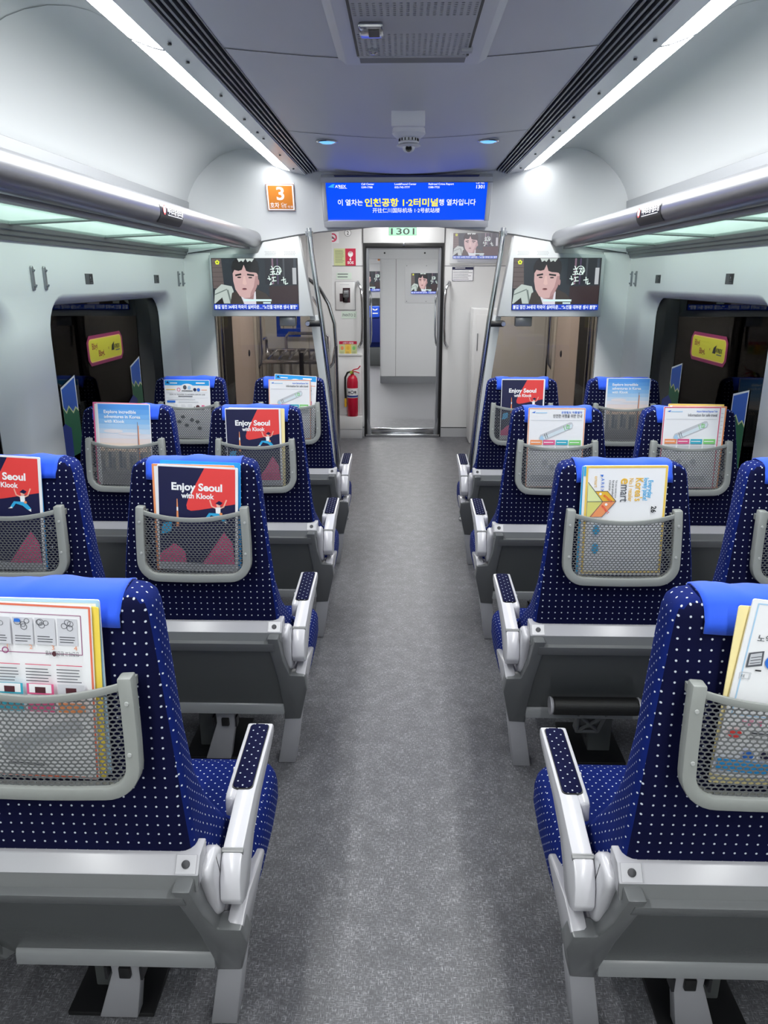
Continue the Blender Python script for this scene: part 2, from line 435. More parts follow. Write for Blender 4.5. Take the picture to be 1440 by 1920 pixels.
for s, side in ((-1, 'left'), (1, 'right')):
    struct(link('wall_'+side, side_wall(s)))
    box('baseboard_'+side, (WX-.012, WX, YB, YE, 0, .11), ALUDULL, s=s)['kind'] = 'structure'
    for i, (y0, y1) in enumerate(WINS):
        wn += 1
        w0 = bpy.data.objects.new('window_%d' % wn, None); COL.objects.link(w0); w0.location = (s*1.54, y0, .75); struct(w0)
        g = MB(s).box(0, .006, .03, y1-y0-.06, -.03, .80).build('pane', PANE, w0)
        f = MB(s)
        pa = rounded(.03, y1-y0-.08, -.02, .795, .12); pb = rounded(.052, y1-y0-.102, 0.0, .775, .10)
        n = len(pa); f.loft([[(-.002, a[0], a[1]) for a in pa], [(-.002, b[0], b[1]) for b in pb]], cap=False)
        f.build('frame', BLACK, w0)
    # what the dark glass looks out on
    struct(MB(s).box(3.3, 3.4, -4, 12, -.5, 3.2).build('outside_tunnel_'+side, TUNNEL))
    mb = MB(s)
    for y in (1.6, 3.0, 5.2, 6.4, 8.6, 10.2): mb.box(2.7, 2.95, y, y+.28, -.5, 3.0)
    struct(mb.build('outside_columns_'+side, TUNNEL2))
sbuild(MB().box(-1.7, 1.7, YB-.05, YB, 0, 2.5), 'wall_rear', WALL)

# ------------------------------------------------------------------ light strips, service strips, air vents
def zl(x): return 2.254+(x-.70)*.30
segs = [(-2.58, -1.375), (-1.365, -.12), (-.11, 1.135), (1.145, 2.388), (2.398, 3.645), (3.655, 4.85)]
WHICH = ['behind the camera by the rear wall', 'second behind the camera', 'overhead beside the camera', 'nearest the camera', 'in the middle of the view', 'farthest, ending at the white end hood']
for s, side in ((-1, 'left'), (1, 'right')):
    for i, (a, b) in enumerate(segs):
        t = empty('light_strip', 'white glowing ceiling light strip on the %s, %s' % (side, WHICH[i]), 'ceiling light', (s*.745, a, 2.27), 'ceiling light strips')
        mb = MB(s); L = b-a
        P = [(-.047, -.0165), (-.02, -.0115), (.005, -.003), (.03, .006), (.047, .013), (.047, .026), (-.047, .002)]
        P = P[:5]
        mb.loft([[(x, y, z) for x, z in P] for y in (0.004, L-.004)], cap=False, closed=False)
        mb.mi = 1; Q = [P[0], (-.047, .004), (.047, .028), P[4]]
        mb.loft([[(x, y, z) for x, z in Q] for y in (0.004, L-.004)], cap=False, closed=False)
        mb.build('diffuser', [LAMP, ALUDULL], t)
        mb = MB(s); mb.loft([[(x, y, z-.0012) for x, z in P]+[(.047, y, .03), (-.047, y, .006)] for y in (-.010, .0045)]); mb.build('end_clip', mat('clip_grey', rgb(150, 152, 158), .5), t)
    mb = MB(s)                          # flat grey strip between light and vent
    mb.loft([[(.698, y, 2.253), (.61, y, 2.238), (.607, y, 2.246), (.607, y, 2.29), (.70, y, 2.29)] for y in (YB, 1.14, 2.39, 3.65, 5.1)])
    n_trim += 1
    strip = sbuild(mb, 'trim_%d' % n_trim, mat('service_strip', rgb(196, 197, 204), .25, .2))
    sc = MB(s)
    for y in (.6, 1.05, 1.25, 1.75, 2.3, 2.48, 2.9, 3.3, 3.58, 3.73, 4.2, 4.7):
        sc.lathe([(.006, 0), (.006, .004), (.004, .005)], (.655, y, 2.2405), 10)
    sc.build('screw', SCREWM, strip)
    v = empty('air_vent', 'long dark slotted air vent beside the %s light strip' % side, 'vent', (s*.57, 0, 2.26), 'ceiling air vents')
    MB(s).box(-.04, .04, YB, 5.1, .05, .06).build('backing', DARK, v)
    MB(s).box(.034, .038, YB, 5.1, -.018, .05).box(-.042, -.038, YB, 5.1, -.002, .05).build('side_wall', ALUDULL, v)
    for x, z0 in ((.024, -.016), (.008, -.012), (-.008, -.008), (-.024, -.004)):
        MB(s).box(x-.0035, x+.0035, YB, 5.1, z0, z0+.022).build('slat', mat('vent_slat', rgb(112, 114, 122), .35, .5), v)
    mb = MB(s); y = -1.0
    while y < 5.05: mb.box(-.037, -.010, y, y+.03, .012, .02); y += .115
    mb.build('cross_bar', mat('vent_bar', rgb(86, 88, 94), .5), v)

# ------------------------------------------------------------------ end hood over the partition
def edge_bot(x):
    a = abs(x)
    pts = [(0, 1.975), (.2, 1.962), (.38, 1.943), (.56, 1.928), (.70, 1.909), (.98, 1.862), (1.20, 1.828), (1.43, 1.795), (1.46, 1.79)]
    for (x0, z0), (x1, z1) in zip(pts[:-1], pts[1:]):
        if a <= x1: return z0+(z1-z0)*(a-x0)/(x1-x0)
    return pts[-1][1]
def edge_top(x):
    a = abs(x)
    P = [(0, 2.24), (.53, 2.265), (.61, 2.25), (.70, 2.262), (.79, 2.292)]+[(p[0], p[1]+.002) for p in COVE_P[::-1]]
    for (x0, z0), (x1, z1) in zip(P[:-1], P[1:]):
        if a <= x1 and x1 > x0: return z0+(z1-z0)*(a-x0)/(x1-x0)
    return 1.80
def lean(x):
    t = max(0.0, min(1.0, (1.32-abs(x))/.55)); return .20*t*t*(3-2*t)
def hoody(x, z):
    zb = edge_bot(x); t = max(0.0, min(1.2, (z-zb)/.33)); return YE-.03-lean(x)*t**1.25
mb = MB()
hx = [i*.05 for i in range(-29, 30)]; hx = [-1.453]+hx[1:-1]+[1.453]
secs = []
for k in range(9):
    t = k/8; secs.append([(x, hoody(x, edge_bot(x)+(edge_top(x)+.02-edge_bot(x))*t), edge_bot(x)+(edge_top(x)+.02-edge_bot(x))*t) for x in hx])
back = [(x, YE+.10, edge_top(x)+.02) for x in hx]
under = [(x, YE+.10, edge_bot(x)) for x in hx]
mb.loft([under]+secs+[back], cap=False, closed=False)
sbuild(mb, 'wall_front_hood', HOOD, angle=50)
mb = MB()                                   # thin dark joint under the hood
for s in (-1, 1):
    xx = [s*(.62+.04*i) for i in range(21)]
    mb.loft([[(x, YE-.034, edge_bot(x)+.001) for x in xx], [(x, YE-.034, edge_bot(x)-.005) for x in xx]], cap=False, closed=False)
sbuild(mb, 'trim_20', SEAM)

# ------------------------------------------------------------------ screens
def scr(name, r, g, b, e=.9):
    k = 'screen_'+name
    if k in MATS: return MATS[k]
    m = mat(k, rgb(r, g, b), .25, 0, e); m.node_tree.nodes['Principled BSDF'].inputs['Base Color'].default_value = (.01, .01, .012, 1)
    return m
def arex_logo(d, x, y, h, blue, white):
    d.poly([(x, y+h*.25), (x+h*1.1, y+h*.95), (x+h*1.7, y+h), (x+h*1.35, y+h*.4), (x+h*1.5, y+h*.1)], blue)
    d.text("A'REX", x+h*1.7, y+h*.12, h*.95, white, bold=.02)
    d.rect(x+h*2.6, y-h*.08, h*1.9, h*.08, white)
sbuild(MB().box(-.43, .43, 4.80, 4.875, 2.2195, 2.2225), 'trim_60', DARK)
disp = empty('passenger_information_display', 'wide blue screen with destination text hung on the end hood', 'display', (0, 4.93, 2.1))
# tilted face plane
pb, pt = (0, 5.085, 1.955), (0, 4.91, 2.228)
ax = Vector((0, pt[1]-pb[1], pt[2]-pb[2])); H = ax.length
Mloc = frame_mat((0, pb[1]-4.93, pb[2]-2.1), (1, 0, 0), ax)
hw = .520
b = MB(); ti = .022
def tri(d0): return None
fr = MB()
# frame ring (four bars) and body, in the tilted plane's own axes
for d0 in ((-hw, hw, 0, .044, -.06, .012), (-hw, hw, H-.030, H, -.06, .012), (-hw, -hw+.027, .044, H-.030, -.06, .012), (hw-.027, hw, .044, H-.030, -.06, .012)):
    fr.box(*d0)
o = fr.build('frame', mat('display_frame', rgb(206, 207, 212), .35), disp, bevel=.003); o.matrix_basis = Mloc
o = MB().box(-hw+.004, hw-.004, .004, H-.004, -.14, -.004).build('housing', BLACK, disp); o.matrix_basis = Mloc
B1 = scr('blue', 2, 70, 240, 1.15); SW = scr('white', 250, 252, 255, 1.0); SY = scr('yellow', 250, 236, 60, 1.0); SCY = scr('cyan', 60, 170, 255, 1.0)
d = D(); sw, sh = hw*2-.054, H-.074
d.rect(-sw/2, 0, sw, sh, B1)
arex_logo(d, -sw/2+.012, sh-.044, .026, SCY, SW)
for x, a, bb in ((-.275, 'Call Center', '1599-7788'), (-.072, 'Lost&Found Center', '032-745-7777'), (.135, 'Railroad Crime Report', '1588-7722')):
    d.text(a, x, sh-.024, .0165, SW, bold=.018); d.text(bb, x, sh-.044, .0165, SW, bold=.018)
d.text('Car No.', sw/2-.018, sh-.017, .016, SW, 'r', .01); d.text('1301', sw/2-.018, sh-.046, .030, SW, 'r', .02)
d.text('이 열차는', -.425, .100, .044, SW, 'l', .012, width=.155)
d.text('인천공항 1·2터미널', -.258, .095, .056, SY, 'l', .028, width=.455)
d.text('행 열차입니다', .202, .100, .044, SW, 'l', .012, width=.228)
d.text('开往仁川国际机场 1·2号航站楼', 0.0, .052, .034, SW, 'c', .004, width=.42)
o = d.build('screen', Mloc @ Matrix.Translation((0, .044, -.002)), disp)
MB().box(-.012, .012, -.0, .0, 0, 0) if False else None

def news_picture(d, x, y, w, h, dim=1.0, tagk=''):
    def c(n, r, g, b): return scr(n+tagk, int(r*dim+(1-dim)*205), int(g*dim+(1-dim)*195), int(b*dim+(1-dim)*205), .95)
    def P(pts): return [(x+a*w, y+b*h) for a, b in pts]
    d.clip = (x, y, x+w, y+h)
    bg = c('bg', 44, 50, 56); d.rect(x, y, w, h, bg)
    d.poly(P([(0, .42), (.13, .42), (.11, 1), (0, 1)]), c('brick', 96, 86, 84))
    for k in range(6): d.rect(x, y+h*(.46+.09*k), w*.12, h*.008, c('brickline', 66, 58, 58))
    d.poly(P([(.66, .12), (1, .12), (1, .48), (.66, .46)]), c('shelfdark', 56, 44, 46))
    d.poly(P([(.62, .5), (1, .5), (1, 1), (.62, 1)]), c('shelf', 40, 42, 48))
    for a, b2, r, g, bl in ((.70, .02, 120, 96, 112), (.76, .015, 78, 62, 92), (.83, .02, 70, 74, 80), (.955, .03, 60, 66, 74)): d.poly(P([(a, .5), (a+b2, .5), (a+b2, 1), (a, 1)]), c('book%d' % int(a*100), r, g, bl))
    d.poly(P([(.94, .5), (.985, .5), (.985, .82), (.94, .82)]), c('pale', 176, 180, 184))
    d.poly(P([(0, .12), (.02, .38), (.1, .5), (.22, .46), (.24, .36), (.2, .12)]), c('cloth', 178, 190, 184))
    d.line(P([(.02, .30), (.16, .40)]), w*.012, c('clothfold', 110, 122, 118)); d.line(P([(.17, .38), (.2, .14)]), w*.02, c('clothfold', 110, 122, 118))
    d.poly(P([(.0, .10), (.1, .24), (.12, .10)]), c('suit', 40, 38, 38))
    # jacket, shirt, neck, face, hair
    d.poly(P([(.19, .10), (.22, .33), (.34, .40), (.52, .40), (.62, .32), (.68, .20), (.70, .10)]), c('jacket', 62, 56, 52))
    d.poly(P([(.30, .36), (.36, .10), (.50, .10), (.50, .36)]), c('shirt', 206, 204, 212))
    d.poly(P([(.31, .36), (.36, .22), (.47, .20), (.49, .42), (.31, .46)]), c('neck', 150, 116, 116))
    d.poly(P([(.240, .78), (.242, .56), (.262, .40), (.31, .27), (.365, .225), (.43, .235), (.485, .33), (.52, .46), (.535, .62), (.53, .80), (.38, .90)]), c('face', 198, 164, 162))
    d.poly(P([(.43, .235), (.485, .33), (.52, .46), (.535, .66), (.505, .66), (.48, .45), (.44, .33)]), c('faceshade', 168, 132, 132)); d.ell(x+.535*w, y+.54*h, w*.013, h*.06, c('faceshade', 168, 132, 132), 12)
    d.poly(P([(.236, .70), (.228, .84), (.25, .94), (.29, 1), (.50, 1), (.54, .93), (.552, .80), (.535, .68), (.52, .72), (.49, .73), (.44, .735), (.40, .76), (.375, .88), (.35, .78), (.31, .76), (.262, .78)]), c('hair', 34, 32, 34))
    for a in (.30, .40): d.poly(P([(a, 1), (a+.02, .93), (a+.05, .96), (a+.07, .93), (a+.10, 1)]), c('flower', 190, 200, 196))
    d.line(P([(.275, .675), (.335, .695)]), h*.034, c('hair', 34, 32, 34)); d.line(P([(.415, .69), (.485, .675)]), h*.034, c('hair', 34, 32, 34))
    d.ell(x+.315*w, y+.635*h, w*.024, h*.014, c('eye', 40, 30, 32)); d.ell(x+.445*w, y+.63*h, w*.024, h*.014, c('eye', 40, 30, 32))
    d.poly(P([(.365, .66), (.35, .51), (.375, .485), (.40, .50), (.385, .66)]), c('nose', 212, 178, 172))
    d.ell(x+.37*w, y+.405*h, w*.030, h*.024, c('lips', 164, 116, 116)); d.ell(x+.372*w, y+.41*h, w*.024, h*.010, c('mouth', 60, 24, 30))
    # station mark, handwriting, caption bars
    st = []
    for k in range(5): q = R(90+72*k); st.append((x+w*(.068+.028*math.cos(q)), y+h*.925+w*.028*math.sin(q)))
    d.poly(st, c('lime', 222, 232, 60)); d.ell(x+.068*w, y+.925*h, w*.010, w*.010, c('olive', 110, 120, 40), 10)
    wt = c('stroke', 225, 244, 236); L = w*.009
    for seg in ([(.70, .85), (.715, .80)], [(.685, .79), (.73, .80)], [(.69, .74), (.735, .75)], [(.71, .75), (.71, .70)], [(.68, .69), (.745, .70)],
                [(.75, .80), (.78, .81), (.755, .70)], [(.77, .76), (.79, .71)], [(.795, .82), (.795, .69)], [(.795, .75), (.815, .755)],
                [(.665, .66), (.675, .58)], [(.65, .61), (.69, .60)], [(.70, .63), (.745, .64)], [(.715, .62), (.72, .57)], [(.70, .56), (.75, .57)], [(.69, .54), (.675, .49), (.70, .51)],
                [(.835, .64), (.84, .52)], [(.81, .58), (.86, .60)], [(.86, .57), (.855, .50), (.885, .52)]): d.line(P(seg), L, wt)
    d.ring(x+.765*w, y+.77*h, w*.05, w*.007, wt)
    d.rect(x+.355*w, y+.165*h, w*.33, h*.04, c('caption', 205, 232, 232)); d.rect(x+.585*w, y+.118*h, w*.09, h*.03, c('caption', 205, 232, 232))
    d.rect(x, y, w, h*.105, c('bar', 24, 66, 196))
    d.text('불길 덮친 34세대 하와이 실버타운…“노인들 대부분 생사 불명”', x+w*.01, y+h*.022, h*.085, c('bartext', 240, 248, 255), 'l', .02, width=w*.975)
    d.clip = None

for s, side in ((-1, 'left'), (1, 'right')):
    # wall section beside the glass, television panel, screen
    sbuild(MB(s).box(1.275, 1.456, YE-.02, YE+.04, 0, 1.80).box(.90, 1.456, YE+.005, YE+.04, 1.72, 1.93), 'wall_front_'+side, WALL, bevel=.002)
    sbuild(MB(s).box(1.2735, 1.2755, YE-.022, YE-.019, 0, 1.80), 'trim_%d' % (21 if s < 0 else 22), SEAM)
    t = empty('television_panel', 'grey hanging panel with news television, %s of the aisle' % side, 'television', (s*.95, YE, 1.4), 'televisions over the partition glass')
    mb = MB(s); out = [(-.346, 0), (-.263, .500), (-.03, .462), (.004, .395), (.325, .385), (.327, 0)]
    mb.prism(out, 'y', -.075, .03)
    mb.build('housing', mat('tv_housing', rgb(206, 209, 210), .4), t, bevel=.006)
    M = front((-.255 if s > 0 else -.307), -.0765, .044)
    d = D(); W_, H_ = .556, .318
    d.frame(0, 0, W_, H_, .006, BLACK); news_picture(d, 0, 0, W_, H_)
    d.build('screen', M, t)
    d = D()
    for gx in (-.20, -.075):
        for i in range(8):
            for j in range(3): d.ell(s*gx+(i-3.5)*.009+(j % 2)*.0045, .385+j*.009, .0024, .0024, mat('grille_hole', rgb(128, 130, 133), .6), 6); d.z -= d.step
    d.z += d.step
    lab(d.build('speaker_grille', front(0, -.0755, 0), t), 'dotted speaker holes above the screen')
    # tinted glass with white edge band
    def inner(z): return .40+.1725*(z/1.4)+.0
    g = empty('glass_partition', 'bronze tinted glass screen under the %s television' % side, 'glass partition', (s*.9, YE, 0), 'glass screens beside the aisle')
    zs = [0.0, .3, .6, .9, 1.2, 1.405]
    mb = MB(s); mb.loft([[(1.275-.9, y-0.0, z) for z in zs]+[(inner(z)+.062-.9, y, z) for z in zs[::-1]] for y in (0.0, .01)])
    mb.build('pane', BRONZE, g, smooth=False)
    mb = MB(s); mb.loft([[(inner(z)+.066-.9, y, z) for z in zs]+[(inner(z)-.002-.9, y, z) for z in zs[::-1]] for y in (-.006, .014)])
    lab(mb.build('edge_band', FROST, g, bevel=.002), 'white frosted edge band')
    MB(s).box(-.17, -.06, -.03, .03, 1.335, 1.40).build('bracket', mat('clear_bracket', rgb(122, 124, 126), .25, .3), g, bevel=.006)
    # handrail post
    p = empty('handrail_post', 'tall leaning stainless handrail from floor to hood, %s side of aisle' % side, 'handrail', (s*.43, 5.06, 0), 'aisle handrail posts')
    px = [(.425, 0), (.452, .30), (.472, .55), (.497, .85), (.522, 1.10), (.548, 1.36), (.578, 1.58), (.606, 1.80), (.618, 1.945)]
    MB(s).tube([(x-.43, 0, z) for x, z in px], .017, 12).build('pole', STEEL, p)
    MB(s).lathe([(.034, 0), (.034, .012), (.02, .02)], (-.005, 0, 0), 18).build('floor_flange', STEEL, p)
    MB(s).lathe([(.024, -.03), (.026, 0)], (.187, 0, 1.925), 16).build('top_collar', STEEL, p)
    c = MB(s).box(.105, .225, -.012, .03, 1.335, 1.375).build('clamp', BLACK, p, bevel=.012)
    MB(s).lathe([(.014, -.022), (.016, -.016), (.016, 0)], (.212, 0, 1.355), 16, 'y').build('bolt', STEEL, c)
    # luggage rack over the seats
    k = empty('overhead_luggage_rack', 'overhead luggage rack with frosted green glass along the %s wall' % side, 'luggage rack', (s*1.2, 0, 1.85), 'overhead racks')
    prof = []
    for i in range(20):
        q = 2*math.pi*i/20; prof.append((-.215+.052*math.cos(q)*(1.0 if math.cos(q) < 0 else .9), .032+.052*math.sin(q)))
    mb = MB(s); mb.loft([[(x, y, z) for x, z in prof] for y in [YB, 0, 2.79, 2.794, 5.0, 5.05, 5.085, 5.105]])
    # rounded nose where the rail meets the hood
    rail = mb.build('rail', ALU, k)
    MB(s).box(-.190, -.150, YB, 5.1, -.030, -.014).build('rail_lip', ALUDULL, k)
    ys_ = [YB, -.5, .45, 1.1, 1.95, 2.81, 3.70, 4.55, 5.12]
    for a, b_ in zip(ys_[:-1], ys_[1:]):
        MB(s).add([(-.17, a+.006, -.012), (.222, a+.006, -.030), (.222, b_-.006, -.030), (-.17, b_-.006, -.012),
                   (-.17, a+.006, -.004), (.222, a+.006, -.022), (.222, b_-.006, -.022), (-.17, b_-.006, -.004)],
                  [(0,1,2,3),(4,5,6,7),(0,1,5,4),(1,2,6,5),(2,3,7,6),(3,0,4,7)]).build('glass_shelf', SHELF, k, smooth=False)
    for y in ys_[1:-1]: MB(s).add([(-.17, y-.009, -.016), (.222, y-.009, -.034), (.222, y+.009, -.034), (-.17, y+.009, -.016), (-.17, y-.009, -.002), (.222, y-.009, -.02), (.222, y+.009, -.02), (-.17, y+.009, -.002)], [(0,1,2,3),(4,5,6,7),(0,1,5,4),(1,2,6,5),(2,3,7,6),(3,0,4,7)]).build('shelf_bracket', mat('bracket_grey', rgb(96, 100, 100), .5), k)
    mb = MB(s); mb.prism([(.216, -.02), (.254, -.02), (.254, -.082), (.243, -.082), (.240, -.066), (.232, -.062), (.229, -.048), (.219, -.044)], 'x', 0, 0) if False else None
    mb.loft([[(x, y, z) for x, z in [(.212, -.018), (.254, -.018), (.254, -.082), (.244, -.082), (.240, -.066), (.231, -.063), (.228, -.049), (.218, -.045)]] for y in (YB, YE-.02)])
    mb.build('wall_channel', mat('channel_grey', rgb(116, 118, 120), .4, .5), k)
    mb = MB(s); mb.loft([[(x, y, z) for x, z in [(.205, .06), (.190, .254), (.198, .258), (.222, .06)]] for y in (YB, 3.018, 3.022, YE-.01)])
    bp = mb.build('back_plate', RACKPLATE, k)
    mb = MB(s)
    for y in (1.7, 2.2, 2.9, 3.12, 3.75, 4.4, 5.05): mb.lathe([(.005, 0), (.005, -.004)], (.196, y, .20), 8, 'x')
    mb.build('screw', SCREWM, bp)
    # warning label wrapped on the rail
    d = D(); yl = 3.16 if s < 0 else 3.14
    lw, lh = .30, .05
    mbk = MB(s); n = 7
    a0, a1 = R(150), R(232)
    arc = [(-.215+.0535*math.cos(a0+(a1-a0)*i/n), .032+.0535*math.sin(a0+(a1-a0)*i/n)) for i in range(n+1)]
    mbk.loft([[(x, yl-lw/2, z) for x, z in arc], [(x, yl+lw/2, z) for x, z in arc]], cap=False, closed=False)
    lo = mbk.build('warning_label', mat('label_black', rgb(40, 40, 44), .4), k); lab(lo, 'black warning sticker with white writing')
    am = R(178); mid = Vector(((-.215+.0546*math.cos(am))*s, yl, .032+.0546*math.sin(am)))
    d.text('머리조심·짐조심', (-.07), -.004, .030, I_WHITE, 'l', .02, width=.21); d.ring(-.11, .004, .018, .004, I_RED, 16); d.ell(-.11, .004, .013, .013, I_WHITE, 14)
    d.rect(-.07, -.014, .2, .003, I_GREY)
    xdir = (0, 1, 0) if s < 0 else (0, -1, 0)
    d.build('lettering', frame_mat(mid, xdir, (0, 0, 1)), lo)

# ------------------------------------------------------------------ vestibule, end wall, doors
EY = 8.02
mb = MB()
mb.box(-1.7, -.425, EY, EY+.12, 0, 2.2).box(.40, 1.7, EY, EY+.12, 0, 2.2)
sbuild(mb, 'wall_end', VWALL, smooth=False)
sbuild(MB().box(-.425, .40, EY-.01, EY+.12, 1.985, 2.3), 'wall_end_header', VWALL, bevel=.004)
sbuild(MB().box(-1.7, 1.7, 5.24, 12.6, 2.3, 2.34), 'ceiling_vestibule', VWALL, smooth=False)
mb = MB()
for x0, x1 in ((-1.45, -.428), (.404, 1.45)):
    mb.box(x0, x1, EY-.0015, EY, 1.7625, 1.7675).box(x0, x1, EY-.0015, EY, .095, .105)
for x in (-.425, .40): mb.box(x-.003, x+.003, EY-.0115, EY, 1.985, 2.3)
sbuild(mb, 'trim_30', SEAM)
for a, b_, nm in ((-1.45, -.43, 'left'), (.405, 1.45, 'right')):
    sbuild(MB().box(a, b_, EY-.006, EY, .0, .093), 'baseboard_end_'+nm, mat('kick_grey', rgb(176, 178, 182), .4))
dr = bpy.data.objects.new('door_1', None); COL.objects.link(dr); dr.location = (-.012, EY, 0); struct(dr)
mb = MB(); mb.prism([(-.412, 0.0), (-.412, 1.985), (.412, 1.985), (.412, 0.0), (.385, 0.0), (.385, 1.945), (-.385, 1.945), (-.385, 0.0)], 'y', -.012, .13)
mb.build('door_seal', BLACK, dr, bevel=.002)
mb = MB(); mb.prism([(-.385, .04), (-.385, 1.945), (.385, 1.945), (.385, .04), (.355, .04), (.355, 1.93), (-.355, 1.93), (-.355, .04)], 'y', .02, .12)
mb.build('door_frame', mat('door_frame_grey', rgb(150, 152, 158), .3, .6), dr, bevel=.003)
mb = MB(); mb.box(-.40, .40, -.03, .35, 0, .03).box(-.355, .355, .02, .09, .03, .085)
mb.build('threshold', STEEL, dr, bevel=.006)
for s in (-1, 1):
    MB(s).prism([(.385, .03), (.385, .20), (.34, .06), (.34, .03)], 'y', .0, .12).build('corner_guard', ALUDULL, dr, bevel=.003)
    h = MB(s).tube([(.470, .0, 1.61), (.458, -.04, 1.585), (.432, -.062, 1.53), (.425, -.065, 1.40), (.425, -.065, 1.15), (.432, -.062, 1.02), (.452, -.035, .975), (.465, .0, .96)], .0145, 10).build('handle', STEEL, dr)
    MB(s).tube([(.36, .11, 1.55), (.345, .08, 1.50), (.335, .06, 1.42), (.335, .06, 1.08), (.345, .08, 1.0), (.36, .11, .96)], .010, 8).build('handle', STEEL, dr)
MB().box(-.012, .012, -.03, .03, 1.955, 1.995).build('latch_pin', STEEL, dr, bevel=.004)

def stick(name, label, cat, x0, x1, z0, z1, draw, y=EY-.002, th=.002, bg=PAPER, r=.006, group=None):
    d = D(step=.0006)
    d.slab([(0, 0), (x1-x0, 0), (x1-x0, z1-z0), (0, z1-z0)], th, bg)
    draw(d, x1-x0, z1-z0)
    return tag(d.build(name, front(x0, y, z0)), label, cat, group)
G1301 = mat('ink_plate_green', rgb(128, 190, 150), .45)
stick('car_number_plate', 'green plate reading 1301 above the end door', 'sign', -.164, .116, 2.056, 2.136,
      lambda d, w, h: (d.frame(.003, .003, w-.006, h-.006, .002, I_DGREY), d.text('1301', w/2, .011, .082, I_BLACK, 'c', .012, width=w*.84)), y=EY-.012, bg=G1301)
SOSR = mat('ink_sos_red', rgb(196, 30, 70), .45); SOSY = mat('ink_sos_lime', rgb(206, 214, 158), .45)
def sosd(d, w, h):
    d.rect(w*.52, 0, w*.48, h, SOSR); d.lines(.012, h*.86, w*.44, 9, h*.085, I_DGREY, .003, 3)
    d.ell(w*.76, h*.68, .026, .028, I_WHITE, 14); d.rect(w*.75, h*.40, .006, .04, I_WHITE)
    for k in range(4): d.rect(w*.69+k*.008, h*.72, .003, .03, SOSR)
    d.ell(w*.755, h*.36, .009, .012, I_WHITE, 10); d.text('SOS', w*.76, h*.1, .036, I_WHITE, 'c', .03)
stick('emergency_call_sign', 'red and yellow SOS sign left of the end door', 'sign', -.722, -.50, 1.768, 1.933, sosd, bg=SOSY)
def nos(d, w, h): d.ring(w/2, h*.5, h*.4, .014, I_MAG, 22); d.line([(w*.3, h*.7), (w*.7, h*.3)], .014, I_MAG); d.rect(w*.35, h*.4, w*.25, h*.12, I_DGREY)
stick('prohibition_sign', 'round red prohibition sticker under the hood, farther from the end door', 'sign', -.93, -.82, 1.985, 2.09, nos)
stick('prohibition_sign', 'round red prohibition sticker under the hood, nearer the number 2 disc', 'sign', -.79, -.67, 1.985, 2.09, nos)
d = D(.0006); d.ell(0, 0, .034, .034, I_WHITE, 24); d.ring(0, 0, .034, .004, I_DGREY); d.text('2', 0, -.018, .05, I_BLACK, 'c', .01)
tag(d.build('number_disc', front(-.578, EY-.001, 2.082)), 'small white disc with number 2 left of the end door', 'sign')
stick('door_note', 'small pale note above the emergency handle box', 'sticker', -.70, -.545, 1.635, 1.70, lambda d, w, h: (d.lines(.012, h*.72, w*.85, 2, h*.42, I_DGREY, .008, 4)), bg=mat('ink_pale_green', rgb(206, 222, 210), .5))
# emergency handle box
eb = empty('emergency_handle_box', 'white framed box with red handle beside the end door', 'emergency handle', (-.612, EY, 1.47))
mb = MB(); mb.prism([(-.104, -.143), (.104, -.143), (.104, .143), (-.104, .143)], 'y', -.006, 0); mb.build('frame', ALUDULL, eb, bevel=.002)
MB().box(-.099, .099, -.008, -.003, -.138, .138).build('cover', VWALL, eb, bevel=.002)
MB().box(-.058, -.012, -.0095, -.006, -.055, .025).box(-.025, .05, -.0095, -.006, -.065, .08).build('recess', mat('recess_maroon', rgb(52, 22, 34), .5), eb)
mb = MB(); mb.loft([[(x+(-.0), y, z) for x, z in rounded(-.022+dx, .040-dx, -.02+dx, .062-dx, .018)] for y, dx in ((-.008, 0), (-.035, .002), (-.042, .01))])
hnd = mb.build('handle', mat('handle_grey', rgb(92, 94, 96), .35), eb)
MB().box(-.012, .03, -.046, -.04, .02, .05).build('key_plate', ALUDULL, hnd, bevel=.002)
MB().box(-.006, .024, -.03, -.008, -.06, -.015).build('stem', BLACK, eb, bevel=.003)
d = D(.0005); d.lines(-.055, .11, .12, 1, .02, I_GREY, .006); d.build('lettering', front(0, -.0085, 0), eb)
stick('panto_label', 'small label reading PANTO 2 below the emergency handle', 'sticker', -.655, -.498, 1.245, 1.318, lambda d, w, h: d.text('PANTO 2', w/2, h*.28, .04, I_DGREY, 'c', .005, width=w*.84), bg=mat('ink_pale_green', rgb(206, 222, 210), .5))
def extlab(d, w, h):
    d.rect(0, h*.78, w, h*.22, SOSR); d.text('소화기 사용법', w/2, h*.82, .02, I_WHITE, 'c', .02)
    d.rect(w*.33, 0, w*.34, h*.78, I_YEL)
    for k in range(3): d.ell(w*(.17+.33*k), h*.5, .016, .02, (I_ORANGE, I_GOLD, I_GREEN)[k], 10); d.lines(w*(.05+.33*k), h*.2, w*.22, 2, .014, I_DGREY, .003, k)
stick('extinguisher_instructions', 'red topped yellow sticker above the fire extinguisher', 'sticker', -.685, -.498, .872, 1.014, extlab, bg=SOSY)
